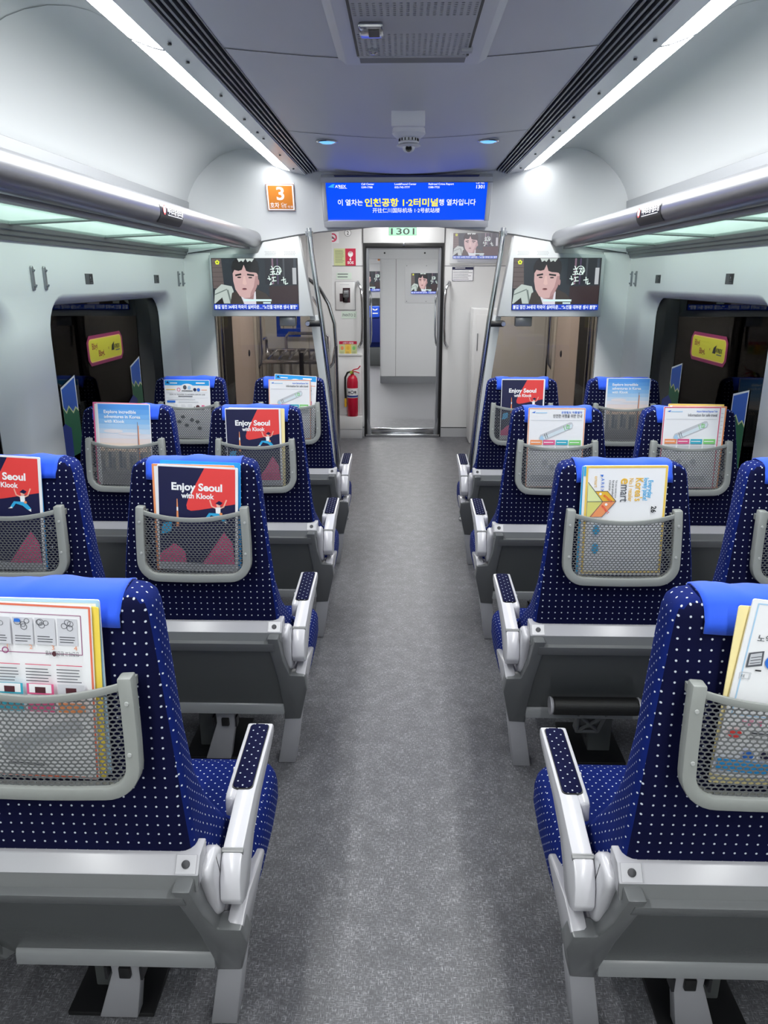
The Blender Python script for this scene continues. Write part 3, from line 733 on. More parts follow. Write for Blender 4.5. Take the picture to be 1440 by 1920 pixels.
# niche for the extinguisher
nb = empty('extinguisher_niche', 'white projecting cabinet with open niche beside the end door', 'cabinet', (-.567, EY, 0))
mb = MB(); mb.box(-.135, -.125, -.13, 0, .235, .865).box(.115, .125, -.02, 0, .235, .865).box(-.135, .125, -.13, 0, .10, .235).box(-.135, .125, -.015, -.003, .235, .865)
mb.build('niche_shell', VWALL, nb, bevel=.004)
MB().box(-.135, .125, -.025, 0, .862, .885).build('top_lip', VWALL, nb, bevel=.004)
MB().box(-.135, .125, -.125, -.002, 0, .098).build('plinth', mat('kick_grey', rgb(176, 178, 182), .4), nb, bevel=.002)
ex = empty('fire_extinguisher', 'red fire extinguisher standing in the white niche', 'fire extinguisher', (-.545, EY-.075, .236))
RED = mat('extinguisher_red', rgb(178, 14, 48), .25)
MB().lathe([(.05, 0), (.056, .006), (.056, .04), (.058, .045), (.058, .36), (.052, .40), (.036, .425), (.018, .435), (.018, .445)], n=28).build('cylinder', RED, ex, angle=45)
MB().lathe([(.0586, .20), (.0586, .30)], n=28).build('label_band', mat('ink_label_band', rgb(226, 226, 228), .4), ex)
MB().lathe([(.059, .205), (.059, .225)], n=28).build('blue_band', mat('ink_label_blue', rgb(42, 60, 130), .4), ex)
d = D(.0003); d.ell(0, .26, .018, .018, I_NAVY, 14); d.ell(0, .26, .011, .011, I_WHITE, 12); d.rect(-.042, .25, .02, .02, I_DGREY); d.rect(.022, .25, .02, .024, I_DGREY)
d.build('emblem', front(0, -.0595, 0), ex)
MB().lathe([(.014, .44), (.016, .45), (.016, .475), (.01, .48)], n=16).build('valve', mat('brass', rgb(170, 140, 80), .3, .9), ex)
MB().lathe([(.013, -.03), (.015, -.02), (.0, -.016)], (-.012, 0, .462), 14, 'y').build('gauge', mat('gauge_green', rgb(150, 170, 60), .4), ex)
MB().tube([(0, 0, .48), (.02, 0, .492), (.06, 0, .50), (.085, 0, .53)], .006, 8).build('lever', RED, ex)
MB().tube([(0, 0, .47), (.03, 0, .47), (.075, 0, .455)], .006, 8).build('carry_handle', RED, ex)
MB().tube([(-.012, -.01, .47), (-.05, -.01, .46), (-.075, -.01, .41), (-.078, -.01, .30), (-.074, -.01, .19)], .011, 10).build('hose', BLACK, ex)
MB().lathe([(.011, .10), (.013, .12), (.012, .19)], (-.075, -.01, 0), 12).build('nozzle', mat('nozzle_yellow', rgb(220, 170, 40), .4), ex)
# screen and notice on the right of the door
ps = empty('wall_screen', 'pale wall screen with news picture, right of the end door', 'television', (.70, EY, 1.95))
MB().box(-.245, .29, -.012, 0, -.165, .145).build('frame', mat('screen_frame', rgb(206, 208, 210), .4), ps, bevel=.003)
d = D(.0006); news_picture(d, 0, 0, .455, .243, .62, 'pale'); d.build('screen', front(-.215, -.0125, -.115), ps)
def notice(d, w, h): d.rect(0, h*.80, w, h*.2, I_NAVY); d.lines(.012, h*.70, w*.9, 6, h*.115, I_DGREY, .0035, 8); d.frame(.002, .002, w-.004, h-.004, .004, I_NAVY); d.lines(.03, h*.9, w*.6, 1, .02, I_WHITE, .006)
stick('notice', 'small notice with navy heading right of the end door', 'notice', .483, .70, 1.618, 1.755, notice)
# white equipment cabinet in the right corner
cb = empty('equipment_cabinet', 'white cabinet by the end wall, right of the door', 'cabinet', (.98, EY, 0))
MB().box(-.30, .45, -.35, -.005, 0, 1.36).build('body', VWALL, cb, bevel=.012)
MB().box(-.27, .42, -.36, -.35, .12, 1.30).build('door', VWALL, cb, bevel=.004)
MB().box(-.255, -.245, -.366, -.36, .95, 1.12).build('handle', ALUDULL, cb, bevel=.002)

# vestibule side walls with the outer doors, seen through the tinted glass
BROWN = mat('vestibule_taupe', rgb(204, 198, 190), .4); DOORM = mat('outer_door_taupe', rgb(208, 192, 184), .4)
for s, side in ((-1, 'left'), (1, 'right')):
    sbuild(MB(s).box(1.455, 1.52, 5.19, EY, 0, 2.3), 'wall_vestibule_'+side, BROWN, smooth=False)
    sbuild(MB(s).box(1.425, 1.456, 5.82, 6.30, 0, 2.3), 'trim_%d' % (40 if s < 0 else 41), DARK)
    o = bpy.data.objects.new('door_%d' % (2 if s < 0 else 3), None); COL.objects.link(o); o.location = (s*1.42, 6.9, 0); struct(o)
    MB(s).box(0, .03, -.60, .28, 0, 2.1).build('door_leaf', DOORM, o, bevel=.006)
    MB(s).box(-.012, .03, .29, .60, 0, 2.1).build('door_pillar', BROWN, o, bevel=.01)
    MB(s).lathe([(.028, -.006), (.03, 0)], (0, .02, .99), 16, 'x').lathe([(.02, -.009), (.022, -.006)], (0, .02, .99), 16, 'x').build('lock_button', BLACK, o)
    MB(s).tube([(.02, .40, 2.0), (-.02, .40, 1.94), (-.045, .40, 1.85), (-.045, .40, .95), (-.03, .40, .86), (.01, .40, .80)], .017, 10).build('handle', STEEL, o)
    hr = empty('vestibule_grab_rail', 'bent pair of stainless rails behind the partition glass, %s wall' % side, 'handrail', (s*1.40, 5.6, 0), 'vestibule grab rails')
    for yy in (-.12, .06): MB(s).tube([(.05, yy, 2.1), (-.03, yy, 2.05), (-.04, yy, 1.9), (-.04, yy, .62), (-.02, yy, .50), (.05, yy, .44)], .017, 10).build('rail', STEEL, hr)
sbuild(MB().box(-1.455, -1.0, EY-.016, EY-.001, 0, 2.25).box(-.996, -.74, EY-.016, EY-.001, 0, 2.25), 'trim_42', VWALL, smooth=False)
def blue_sign(d, w, h):
    d.rrect(0, 0, w, h, .02, mat('ink_sign_blue', rgb(14, 66, 190), .4)); d.rrect(w*.16, h*.26, w*.66, h*.62, .01, mat('ink_sign_grey', rgb(196, 194, 190), .4))
    d.rect(w*.28, h*.26, .006, h*.5, I_DGREY); d.rect(w*.68, h*.26, .006, h*.5, I_DGREY)
stick('luggage_sign', 'blue bordered luggage sign behind the left glass', 'sign', -1.335, -1.085, 1.06, 1.38, blue_sign, y=EY-.018, bg=mat('ink_sign_blue', rgb(14, 66, 190), .4))
lr = empty('luggage_stand', 'stainless tubular luggage stand seen through the left glass', 'luggage stand', (-1.09, 7.62, 0))
t_ = lambda pts, n, r=.017: MB().tube(pts, r, 10).build(n, STEEL, lr)
t_([(-.30, -.30, .87), (.30, -.30, .87)], 'front_rail', .021); t_([(-.33, .30, .93), (.30, .30, .93)], 'back_rail')
for k in range(6): t_([(-.24+.105*k, -.30, .885), (-.24+.105*k, .30, .935)], 'cross_bar', .011)
t_([(-.14, .31, .93), (-.14, .31, 1.06), (-.11, .31, 1.10), (.26, .31, 1.10), (.30, .31, 1.06), (.30, .31, .90)], 'guard_rail')
t_([(-.31, .1, .92), (-.31, .1, 1.04), (-.31, .06, 1.07), (-.31, -.2, 1.07), (-.31, -.25, 1.03), (-.31, -.25, .90)], 'guard_rail')
for x in (-.30, .30): t_([(x, -.30, 0), (x, -.30, .87)], 'leg'); t_([(x, .30, 0), (x, .30, .93)], 'leg')
for k in range(5): t_([(-.2+.1*k, .28, .93), (-.2+.1*k, .34, .6), (-.2+.1*k, .36, .2)], 'back_bar', .014)
MB().tube([(.10, -.33, .96), (.10, -.33, .74)], .022, 10).build('rubber_stop', RUBBER, lr)
t_([(.22, -.62, 1.64), (.32, -.62, 1.56), (.40, -.62, 1.42), (.45, -.62, 1.25), (.46, -.62, 1.05), (.43, -.62, .90), (.40, -.62, .86), (.30, -.30, .87)], 'curved_rail')
t_([(.22, -.35, 1.48), (.30, -.35, 1.35), (.32, -.35, 1.2), (.32, -.35, .90)], 'curved_rail', .014)
t_([(.46, -.62, 1.05), (.47, -.62, 0)], 'rail_leg', .017)
# vestibule lamps (recessed round fittings)
for i, (x, y) in enumerate(((-.85, 6.6), (.0, 6.6), (.85, 6.6), (0, 7.6))):
    t = empty('vestibule_lamp', 'round recessed lamp in the vestibule ceiling behind the hood, %s' % ('left', 'centre front', 'right', 'by the end door')[i], 'ceiling light', (x, y, 2.3), 'vestibule lamps')
    MB().lathe([(.15, -.004), (.16, -.012), (.16, 0)], n=24).build('ring', ALUDULL, t)
    MB().lathe([(.0, -.006), (.148, -.006), (.148, -.002)], n=24).build('diffuser', VLAMP, t)

# ------------------------------------------------------------------ next car seen through the end door
F = 12.4
sbuild(MB().box(-1.7, 2.2, 9.1, 19, -.06, 0), 'floor_next_car', mat('next_floor', rgb(104, 104, 108), .5), smooth=False)
sbuild(MB().box(-1.7, 2.2, 12.6, 19, 2.3, 2.34), 'ceiling_next_car', VWALL, smooth=False)
mb = MB(); P_ = [(-.36, F+.10), (-.385, F+.04), (-.37, F+.005), (-.33, F-.01), (2.2, F-.01), (2.2, F+.1)]
mb.prism(P_, 'z', .115, 2.3); sbuild(mb, 'wall_next_car', VWALL)
mb = MB(); mb.prism([(x, y-.004 if y < F+.05 else y) for x, y in P_], 'z', 0, .112); sbuild(mb, 'baseboard_next_car', ALUDULL)
sbuild(MB().box(-.132, -.127, F-.0115, F, .115, 1.94), 'trim_50', SEAM)
sbuild(MB().box(-1.7, 2.2, F-.03, F+.08, 1.945, 2.3), 'wall_next_car_header', VWALL, bevel=.004)
mb = MB()
for x in (-.31, .32): mb.lathe([(.014, -.003), (.014, 0)], (x, F-.031, 2.03), 12, 'y')
sbuild(mb, 'trim_51', SCREWM)
for s in (-1, 1): sbuild(MB().box(1.0*s-.03, 1.0*s+.03, EY+.1, F, 0, 2.3) if s > 0 else MB().box(-1.03, -.97, EY+.1, 11.4, 0, 2.3), 'wall_gangway_%s' % ('left' if s < 0 else 'right'), VWALL)
sbuild(MB().box(-1.75, -1.65, 11.4, 19, 0, 2.3), 'wall_next_car_left', VWALL); sbuild(MB().box(-1.7, 2.2, 18.9, 19, 0, 2.3), 'wall_next_car_end', VWALL)
ns = empty('wall_screen', 'framed news screen on the white wall beyond the end door', 'television', (.35, F-.01, 1.57))
MB().box(-.335, .38, -.012, 0, -.295, .297).build('frame', VWALL, ns, bevel=.004)
d = D(.0006); news_picture(d, 0, 0, .47, .31); d.build('screen', front(-.24, -.0125, -.15), ns)
mb = MB()
for x in (-.31, .0, .34):
    for z in (-.27, .27): mb.lathe([(.006, -.0135), (.006, -.011)], (x, 0, z), 8, 'y')
mb.build('screw', SCREWM, ns)
for i, (x, y) in enumerate(((.2, 10.2), (-.2, 13.6), (-.9, 15.5))):
    t = empty('gangway_lamp', ('ceiling lamp over the gangway beyond the end door', 'ceiling lamp just past the far white wall', 'ceiling lamp deep in the next car')[i], 'ceiling light', (x, y, 2.3))
    MB().box(-.3, .3, -.3, .3, -.012, -.002).build('diffuser', GLAMP, t)
    MB().box(-.32, .32, -.32, .32, -.008, -.0).build('rim', ALUDULL, t)
# distant seat and screen of the next car
NAVY2 = mat('far_seat_navy', rgb(14, 34, 110), .8)
fs = empty('distant_chair', 'blue seat of the next car glimpsed left through the end door', 'train seat', (-.66, 15.0, 0))
MB().loft([[(x, y, z) for x, y in ((-.26, -.06), (.26, -.06), (.27, .08), (-.27, .08))] for z in (.45, .9)]+[[(x*.85, y, 1.12) for x, y in ((-.26, -.03), (.26, -.03), (.27, .06), (-.27, .06))]]).build('backrest', NAVY2, fs, bevel=.02)
MB().box(-.19, .19, -.09, .09, .93, 1.14).build('headrest_cover', CLOTH, fs, bevel=.02)
MB().box(-.27, .27, 0, .5, .36, .46).build('seat_cushion', NAVY2, fs, bevel=.03)
MB().box(-.25, .25, -.02, .4, 0, .36).build('base', SHELLD, fs, bevel=.01)
d = D(.001); d.ell(.13, .06, .03, .012, I_WHITE, 10, .5); d.ell(.08, .06, .03, .012, I_WHITE, 10, -.5); d.rect(.06, -.02, .10, .02, I_WHITE); d.build('emblem', front(0, -.092, 1.02), fs)
tvb = empty('distant_television', 'small screen hanging in the next car, left through the end door', 'television', (-.80, 17.5, 1.55))
MB().box(-.40, .46, 0, .06, -.32, .42).build('housing', VWALL, tvb, bevel=.01)
d = D(.001); news_picture(d, 0, 0, .70, .42); d.build('screen', front(-.32, -.002, -.16), tvb)
d = D(.001); d.slab([(0, 0), (.2, 0), (.2, .2), (0, .2)], .004, PAPER); d.rect(.012, .012, .176, .176, mat('ink_sign_orange', rgb(208, 128, 50), .45)); d.text('4', .1, .06, .13, I_WHITE, 'c', .02)
sbuild(MB().box(-1.7, 2.2, 17.55, 17.6, 1.94, 2.3), 'wall_next_car_hood', VWALL)
tag(d.build('car_sign', front(-.60, 17.54, 2.02)), 'tiny orange car sign in the next car, through the end door', 'sign')

# ------------------------------------------------------------------ things on hood and side walls
def car3(d, w, h):
    O = mat('ink_sign_orange', rgb(208, 128, 50), .45)
    d.rrect(0, 0, w, h, .006, mat('ink_sign_edge', rgb(150, 110, 96), .5)); d.rrect(.004, .004, w-.008, h-.008, .005, I_WHITE); d.rrect(.012, .012, w-.024, h-.024, .003, O)
    d.text('3', w/2, h*.42, .118, I_WHITE, 'c', .02); d.text('호차', .018, h*.13, .040, I_WHITE, 'l', .012, width=.056); d.text('Car', w*.50, h*.21, .024, I_WHITE, 'l', .01); d.text('号车', w*.50, h*.12, .018, I_WHITE); d.text('号車', w*.73, h*.12, .018, I_WHITE)
xm, zm = -.780, 2.125
pa = Vector((xm, hoody(xm, zm), zm)); px_ = Vector((xm+.05, hoody(xm+.05, zm), zm))-Vector((xm-.05, hoody(xm-.05, zm), zm)); pz_ = Vector((xm, hoody(xm, zm+.05), zm+.05))-Vector((xm, hoody(xm, zm-.05), zm-.05))
Mx = frame_mat(pa, px_, pz_)
d = D(.0005); d.slab([(0, 0), (.172, 0), (.172, .176), (0, .176)], .006, PAPER); car3(d, .172, .176)
tag(d.build('car_number_sign', Mx @ Matrix.Translation((-.086, -.088, .011))), 'orange square sign with a large 3 on the hood', 'sign')
def hook(y, s, lbl, z=1.637):
    t = empty('coat_hook', lbl, 'coat hook', (s*WX, y, z), 'coat hooks')
    mb = MB(s); mb.loft([[(x, p, q) for p, q in rounded(-.010+g, .010-g, -.046+g, .046-g, .0085)] for x, g in ((0, 0), (-.006, 0), (-.008, .002))]); mb.build('plate', ALUDULL, t)
    MB(s).tube([(-.006, 0, .030), (-.012, 0, .026), (-.015, 0, .032)], .0035, 8).tube([(-.006, 0, -.028), (-.013, 0, -.032), (-.016, 0, -.024)], .0035, 8).build('hook', ALUDULL, t)
hook(3.00, -1, 'steel coat hook on left wall, nearer of the pair before the window'); hook(3.105, -1, 'steel coat hook on left wall, second of the pair before the window')
hook(4.97, -1, 'steel coat hook on left wall, farther pair, first one'); hook(5.065, -1, 'steel coat hook on left wall, farther pair, next to the corner')
hook(4.97, 1, 'steel coat hook on right wall, farther pair, first one'); hook(5.065, 1, 'steel coat hook on right wall, farther pair, next to the corner')
def seatno(y, s, lbl):
    d = D(.0004); w, h = .085, .046
    d.slab([(0, 0), (w, 0), (w, h), (0, h)], .002, mat('plate_grey', rgb(78, 80, 82), .4))
    d.rect(w*.5, .003, w*.47, h-.006, I_BLACK); d.text('A', w*.60, h*.52, .014, I_GREY); d.lines(w*.08, h*.7, w*.34, 3, .012, I_DGREY, .003, 5); d.lines(w*.56, h*.35, w*.34, 2, .010, I_DGREY, .003, 6)
    M = frame_mat((s*(WX-.002), y-s*-1*0 + (-w/2 if s < 0 else w/2), 1.612), (0, 1, 0) if s < 0 else (0, -1, 0), (0, 0, 1))
    tag(d.build('seat_number_plate', M), lbl, 'sign', 'seat number plates')
seatno(3.55, -1, 'dark seat number plate on left wall, nearer the camera'); seatno(4.53, -1, 'dark seat number plate on left wall, nearer the partition')
seatno(3.56, 1, 'dark seat number plate on right wall, nearer the camera'); seatno(4.55, 1, 'dark seat number plate on right wall, nearer the partition')
def winstick(y0, s, side):
    d = D(.0004); w, h = .47, .145
    def rr(x, y, w, h, r, m): d.rrect(x, y, w, h, r, m)
    d.slab([(.03, 0), (w-.03, 0), (w, .03), (w, h-.03), (w-.03, h), (.03, h), (0, h-.03), (0, .03)], .001, mat('ink_sticker_maroon', rgb(150, 34, 84), .5))
    d.rrect(.018, .016, w-.036, h-.032, .026, mat('ink_sticker_edge', rgb(246, 190, 110), .5)); d.rrect(.024, .021, w-.048, h-.042, .022, mat('ink_sticker_yellow', rgb(222, 206, 52), .5))
    BR = mat('ink_sticker_brown', rgb(158, 78, 40), .5)
    d.text('Bbgi', .055, .078, .042, BR, 'l', .02); d.text('Bbgi.', .13, .040, .042, BR, 'l', .02); d.text('×', .265, .06, .03, BR, 'c')
    d.poly([(.30, .055), (.312, .082), (.345, .098), (.334, .07), (.338, .055)], I_BLACK); d.text("A'REX", .338, .062, .030, I_BLACK, 'l', .015); d.rect(.355, .05, .06, .005, I_DGREY)
    M = frame_mat((s*1.5375, y0 if s < 0 else y0+w, 1.225), (0, 1, 0) if s < 0 else (0, -1, 0), (0, 0, 1))
    tag(d.build('window_sticker', M), 'yellow and maroon rounded sticker on the %s window' % side, 'sticker')
winstick(3.64, -1, 'left'); winstick(3.68, 1, 'right')
SKYB = mat('ink_decal_blue', rgb(34, 96, 196), .5); HILL = mat('ink_decal_green', rgb(22, 106, 66), .5); DEEP = mat('ink_decal_navy', rgb(24, 52, 140), .5)
def landscape(y0, s, lbl, z=.80, k=1.0):
    d = D(.0003)
    d.poly([(0, 0), (.16*k, 0), (.16*k, .36), (0, .32)], I_WHITE); d.poly([(.008, .0), (.16*k-.008, 0), (.16*k-.008, .35), (.008, .312)], SKYB)
    d.poly([(0, 0), (.16*k, 0), (.16*k, .20), (.13*k, .22), (.10*k, .20), (.06*k, .235), (.03*k, .21), (0, .24)], I_LIME)
    d.z += d.step; d.poly([(0, 0), (.16*k, 0), (.16*k, .19), (.13*k, .21), (.10*k, .19), (.06*k, .225), (.03*k, .20), (0, .23)], HILL)
    d.poly([(-.10*k, -.1), (.05*k, -.1), (.06*k, .13), (.0, .16), (-.10*k, .12)], DEEP); d.ell(.0, -.06, .04, .07, HILL, 16); d.ell(.0, -.06, .02, .045, DEEP, 14)
    M = frame_mat((s*1.5375, y0, z), (0, 1, 0) if s < 0 else (0, -1, 0), (0, 0, 1))
    tag(d.build('window_decal', M), lbl, 'sticker', 'window decals')
landscape(3.30, -1, 'blue and green landscape decal low on the left window, near end', .85)
landscape(4.19, -1, 'blue and green landscape decal low on the left window, far end', .85)
landscape(4.40, 1, 'blue and green landscape decal low on the right window, far end', .83)
landscape(3.55, 1, 'blue and green landscape decal low on the right window, near end', .80)

# ceiling fittings: air return grille, camera, spots
ac = empty('air_return_panel', 'perforated metal air return panel in the centre of the ceiling', 'vent', (.006, 2.05, 2.215))
mb = MB(); mb.loft([[(-.21, y, .016), (-.185, y, -.002), (.185, y, -.002), (.21, y, .016)] for y in (-.75, .345)]+[[(-.21, .365, .016), (-.185, .365, .008), (.185, .365, .008), (.21, .365, .016)]], cap=False, closed=False)
mb.build('surround', CEIL, ac)
MB().box(-.145, .145, .232, .318, -.0045, -.002).build('blank_strip', mat('ac_strip', rgb(104, 106, 114), .4, .3), ac)
PERF = mat('perforated_metal', rgb(182, 183, 190), .4, .15)
def holes(bm, x0, x1, y0, y1, nx, ny, rx, ry, z):
    cx, cy = (x1-x0)/nx, (y1-y0)/ny
    for i in range(nx):
        for j in range(ny):
            a, b_ = x0+cx*i, y0+cy*j
            c = (a+cx/2, b_+cy/2)
            out = [(a+cx*u, b_+cy*v) for u, v in ((0, 0), (.5, 0), (1, 0), (1, .5), (1, 1), (.5, 1), (0, 1), (0, .5))]
            inn = []
            for o_ in out:
                q = math.atan2((o_[1]-c[1])/cy, (o_[0]-c[0])/cx); inn.append((c[0]+rx*math.cos(q), c[1]+ry*math.sin(q)))
            vo = [bm.verts.new((p[0], p[1], z)) for p in out]; vi = [bm.verts.new((p[0], p[1], z)) for p in inn]; vd = [bm.verts.new((p[0], p[1], z+.004)) for p in inn]
            for k in range(8):
                j2 = (k+1) % 8; bm.faces.new((vo[k], vo[j2], vi[j2], vi[k])); bm.faces.new((vi[k], vi[j2], vd[j2], vd[k]))
bm = bmesh.new()
holes(bm, -.143, .143, -.18, -.09, 19, 7, .0042, .0042, -.010); holes(bm, -.143, .143, .035, .225, 19, 13, .0042, .0042, -.010)
holes(bm, -.143, .143, -.72, -.21, 19, 34, .0042, .0042, -.010)
for y0, y1 in ((-.09, .035), (.225, .232), (-.21, -.18)): bm.faces.new([bm.verts.new(p) for p in ((-.143, y0, -.010), (.143, y0, -.010), (.143, y1, -.010), (-.143, y1, -.010))])
bmesh.ops.remove_doubles(bm, verts=bm.verts, dist=1e-6); me = bpy.data.meshes.new('grille'); bm.to_mesh(me); bm.free(); me.materials.append(PERF)
link('grille', me, ac)
MB().box(-.143, .143, -.73, .232, .004, .006).build('dark_void', DARK, ac)
for x in (-.147, .147): MB().box(x-.003, x+.003, -.73, .235, -.009, .004).build('edge_gap', BLACK, ac)
MB().box(-.147, .147, .232, .237, -.012, .0).build('front_edge', PERF, ac)
dsp = MB().prism([(-.132, -.055), (-.072, -.055), (-.072, .035), (-.132, .035)], 'z', -.022, -.010).build('sensor_bezel', STEEL, ac, bevel=.008)
MB().box(-.108, -.082, -.04, .015, -.0235, -.0215).build('sensor_window', BLACK, dsp)
MB().lathe([(.013, 0), (.013, -.008), (.006, -.012)], (-.105, .165, -.010), 16).build('latch', STEEL, ac)
MB().box(.125, .155, .16, .182, -.018, -.006).build('hinge_clip', PERF, ac, bevel=.003)
cc = empty('ceiling_camera', 'white dome camera with dark lens hanging from the ceiling', 'camera', (.0, 3.16, 2.226))
WP = mat('white_plastic', rgb(236, 236, 240), .35)
MB().prism([(-.09, .012), (.12, .012), (.12, -.02), (-.06, -.048), (-.085, -.05)], 'x', -.064, .062).build('bracket', WP, cc, bevel=.004)
MB().lathe([(.045, -.038), (.062, -.042), (.064, -.060), (.052, -.072), (.036, -.076)], (.002, .01, 0), 32).build('smoke_housing', WP, cc)
body = MB().lathe([(.036, -.074), (.034, -.086), (.04, -.089), (.038, -.094), (.022, -.098)], (.002, .01, 0), 28).build('collar', WP, cc)
mb = MB()
for k in range(16):
    q = 2*math.pi*k/16; x, y = .002+.0365*math.cos(q), .01+.0365*math.sin(q); mb.box(x-.0022, x+.0022, y-.0022, y+.0022, -.086, -.077)
mb.build('vent_slot', BLACK, body)
MB().lathe([(.045, -.100), (.047, -.103), (.03, -.106)], (.002, .01, 0), 24).build('skirt', WP, cc)
dm = MB().lathe([(.024, -.104), (.023, -.112), (.018, -.121), (.009, -.126), (.0, -.1275)], (.002, .01, 0), 24).build('dome', WP, cc)
MB().lathe([(.012, -.0), (.012, -.004), (.0, -.006)], (.002, -.0085, -.114), 16, 'y').build('lens', mat('lens_black', rgb(6, 6, 8), .05), dm)
for s, side in ((-1, 'left'), (1, 'right')):
    t = empty('ceiling_spot', 'small blue lit oval spot in the ceiling, %s of the camera dome' % side, 'ceiling light', (s*.372, 3.80, 2.243), 'blue ceiling spots')
    MB(s).lathe([(.048, .004), (.05, -.003), (.042, -.006), (.040, .0)], n=28).build('bezel', STEEL, t)
    MB(s).lathe([(.0, -.010), (.025, -.009), (.040, -.002), (.040, .004)], n=28).build('lens', BLUELAMP, t)

# ------------------------------------------------------------------ seats
def back_sections():
    # z, rear y, front y, rear half width, front half width, corner radius
    return [(.44, 1.20, 1.38, .25, .285, .03), (.52, 1.15, 1.33, .246, .272, .03), (.58, 1.12, 1.295, .243, .252, .028), (.635, 1.115, 1.27, .241, .232, .026), (.715, 1.117, 1.252, .234, .217, .026),
            (.82, 1.125, 1.245, .224, .207, .026), (.95, 1.140, 1.244, .209, .199, .026), (1.04, 1.152, 1.245, .197, .192, .024), (1.085, 1.158, 1.245, .190, .187, .022), (1.102, 1.162, 1.244, .184, .181, .02),
            (1.112, 1.168, 1.240, .173, .171, .018), (1.118, 1.177, 1.232, .156, .154, .014), (1.1198, 1.190, 1.222, .13, .13, .008)]
def back_rear(z):
    S = back_sections()
    for a, b_ in zip(S[:-1], S[1:]):
        if a[0] <= z <= b_[0]:
            t = (z-a[0])/(b_[0]-a[0]); return a[1]+(b_[1]-a[1])*t, a[2]+(b_[2]-a[2])*t
    return S[-1][1], S[-1][2]
def rr_sec(yr, yf, wr, wf, r, z, cx):
    pts = []
    C4 = [(wr-r, yr+r, -90, 0), (wf-r, yf-r, 0, 90), (-wf+r, yf-r, 90, 180), (-wr+r, yr+r, 180, 270)]
    for x, y, a0, a1 in C4:
        for k in range(5): q = R(a0+(a1-a0)*k/4); pts.append((cx+x+r*math.cos(q), y+r*math.sin(q), z))
    # intermediate points along the rear and front faces
    return pts
YC0 = 1.12
def backrest(s, cx):
    mb = MB(s)
    mb.loft([rr_sec(yr-YC0, yf-YC0, wr, wf, r, z, cx) for z, yr, yf, wr, wf, r in back_sections()])
    return mb
def cover(s, cx, seed):
    rn = random.Random(seed); ph = [rn.uniform(0, 6) for _ in range(4)]
    path = []
    for z in (1.066, 1.085, 1.105): path.append((back_rear(z)[0]-.006, z))
    path = path[:2]+[(1.160, 1.096), (1.165, 1.107), (1.172, 1.1155), (1.185, 1.1210), (1.205, 1.1220), (1.226, 1.1205), (1.242, 1.115), (1.251, 1.104)]
    for z in (1.08, 1.02, .95): path.append((back_rear(z)[1]+.006, z))
    xs_ = [-.140+.280*i/26 for i in range(27)]; mb = MB(s); secs = []
    for i, (y, z) in enumerate(path):
        row = []
        for x in xs_:
            amp = (.0022 if 3 <= i <= 8 else .0014)
            wv = amp*(math.sin(x*26+ph[0])+.7*math.sin(x*47+ph[1]+i*.4)) + amp*.5*math.sin(x*90+ph[2]+i)
            ex = 1+(.012*math.sin(i*.9+ph[3]) if abs(x) > .13 else 0)
            dn = max(0.0, wv+.001)
            row.append((cx+x*ex, y-YC0-(dn if i < 3 else dn*.2 if i < 6 else -dn*.4), z+(dn if 3 <= i <= 8 else 0)-(.003*math.sin(x*30+ph[1]) if i == 0 else 0)))
        secs.append(row)
    mb.loft(secs, cap=False, closed=False)
    return mb
def pocket_frame(s, cx):
    L = [(-.152, .999), (-.155, .95), (-.157, .88)]
    for k in range(9): q = R(180+90*k/8); L.append((-.157+.052+.052*math.cos(q), .838+.052*math.sin(q)))
    L += [(-.05, .7845), (0, .784)]
    path = L+[(-x, z) for x, z in L[::-1][1:]]
    return path
def pocket_y(z): return (1.100+(z-.784)*.10)-YC0
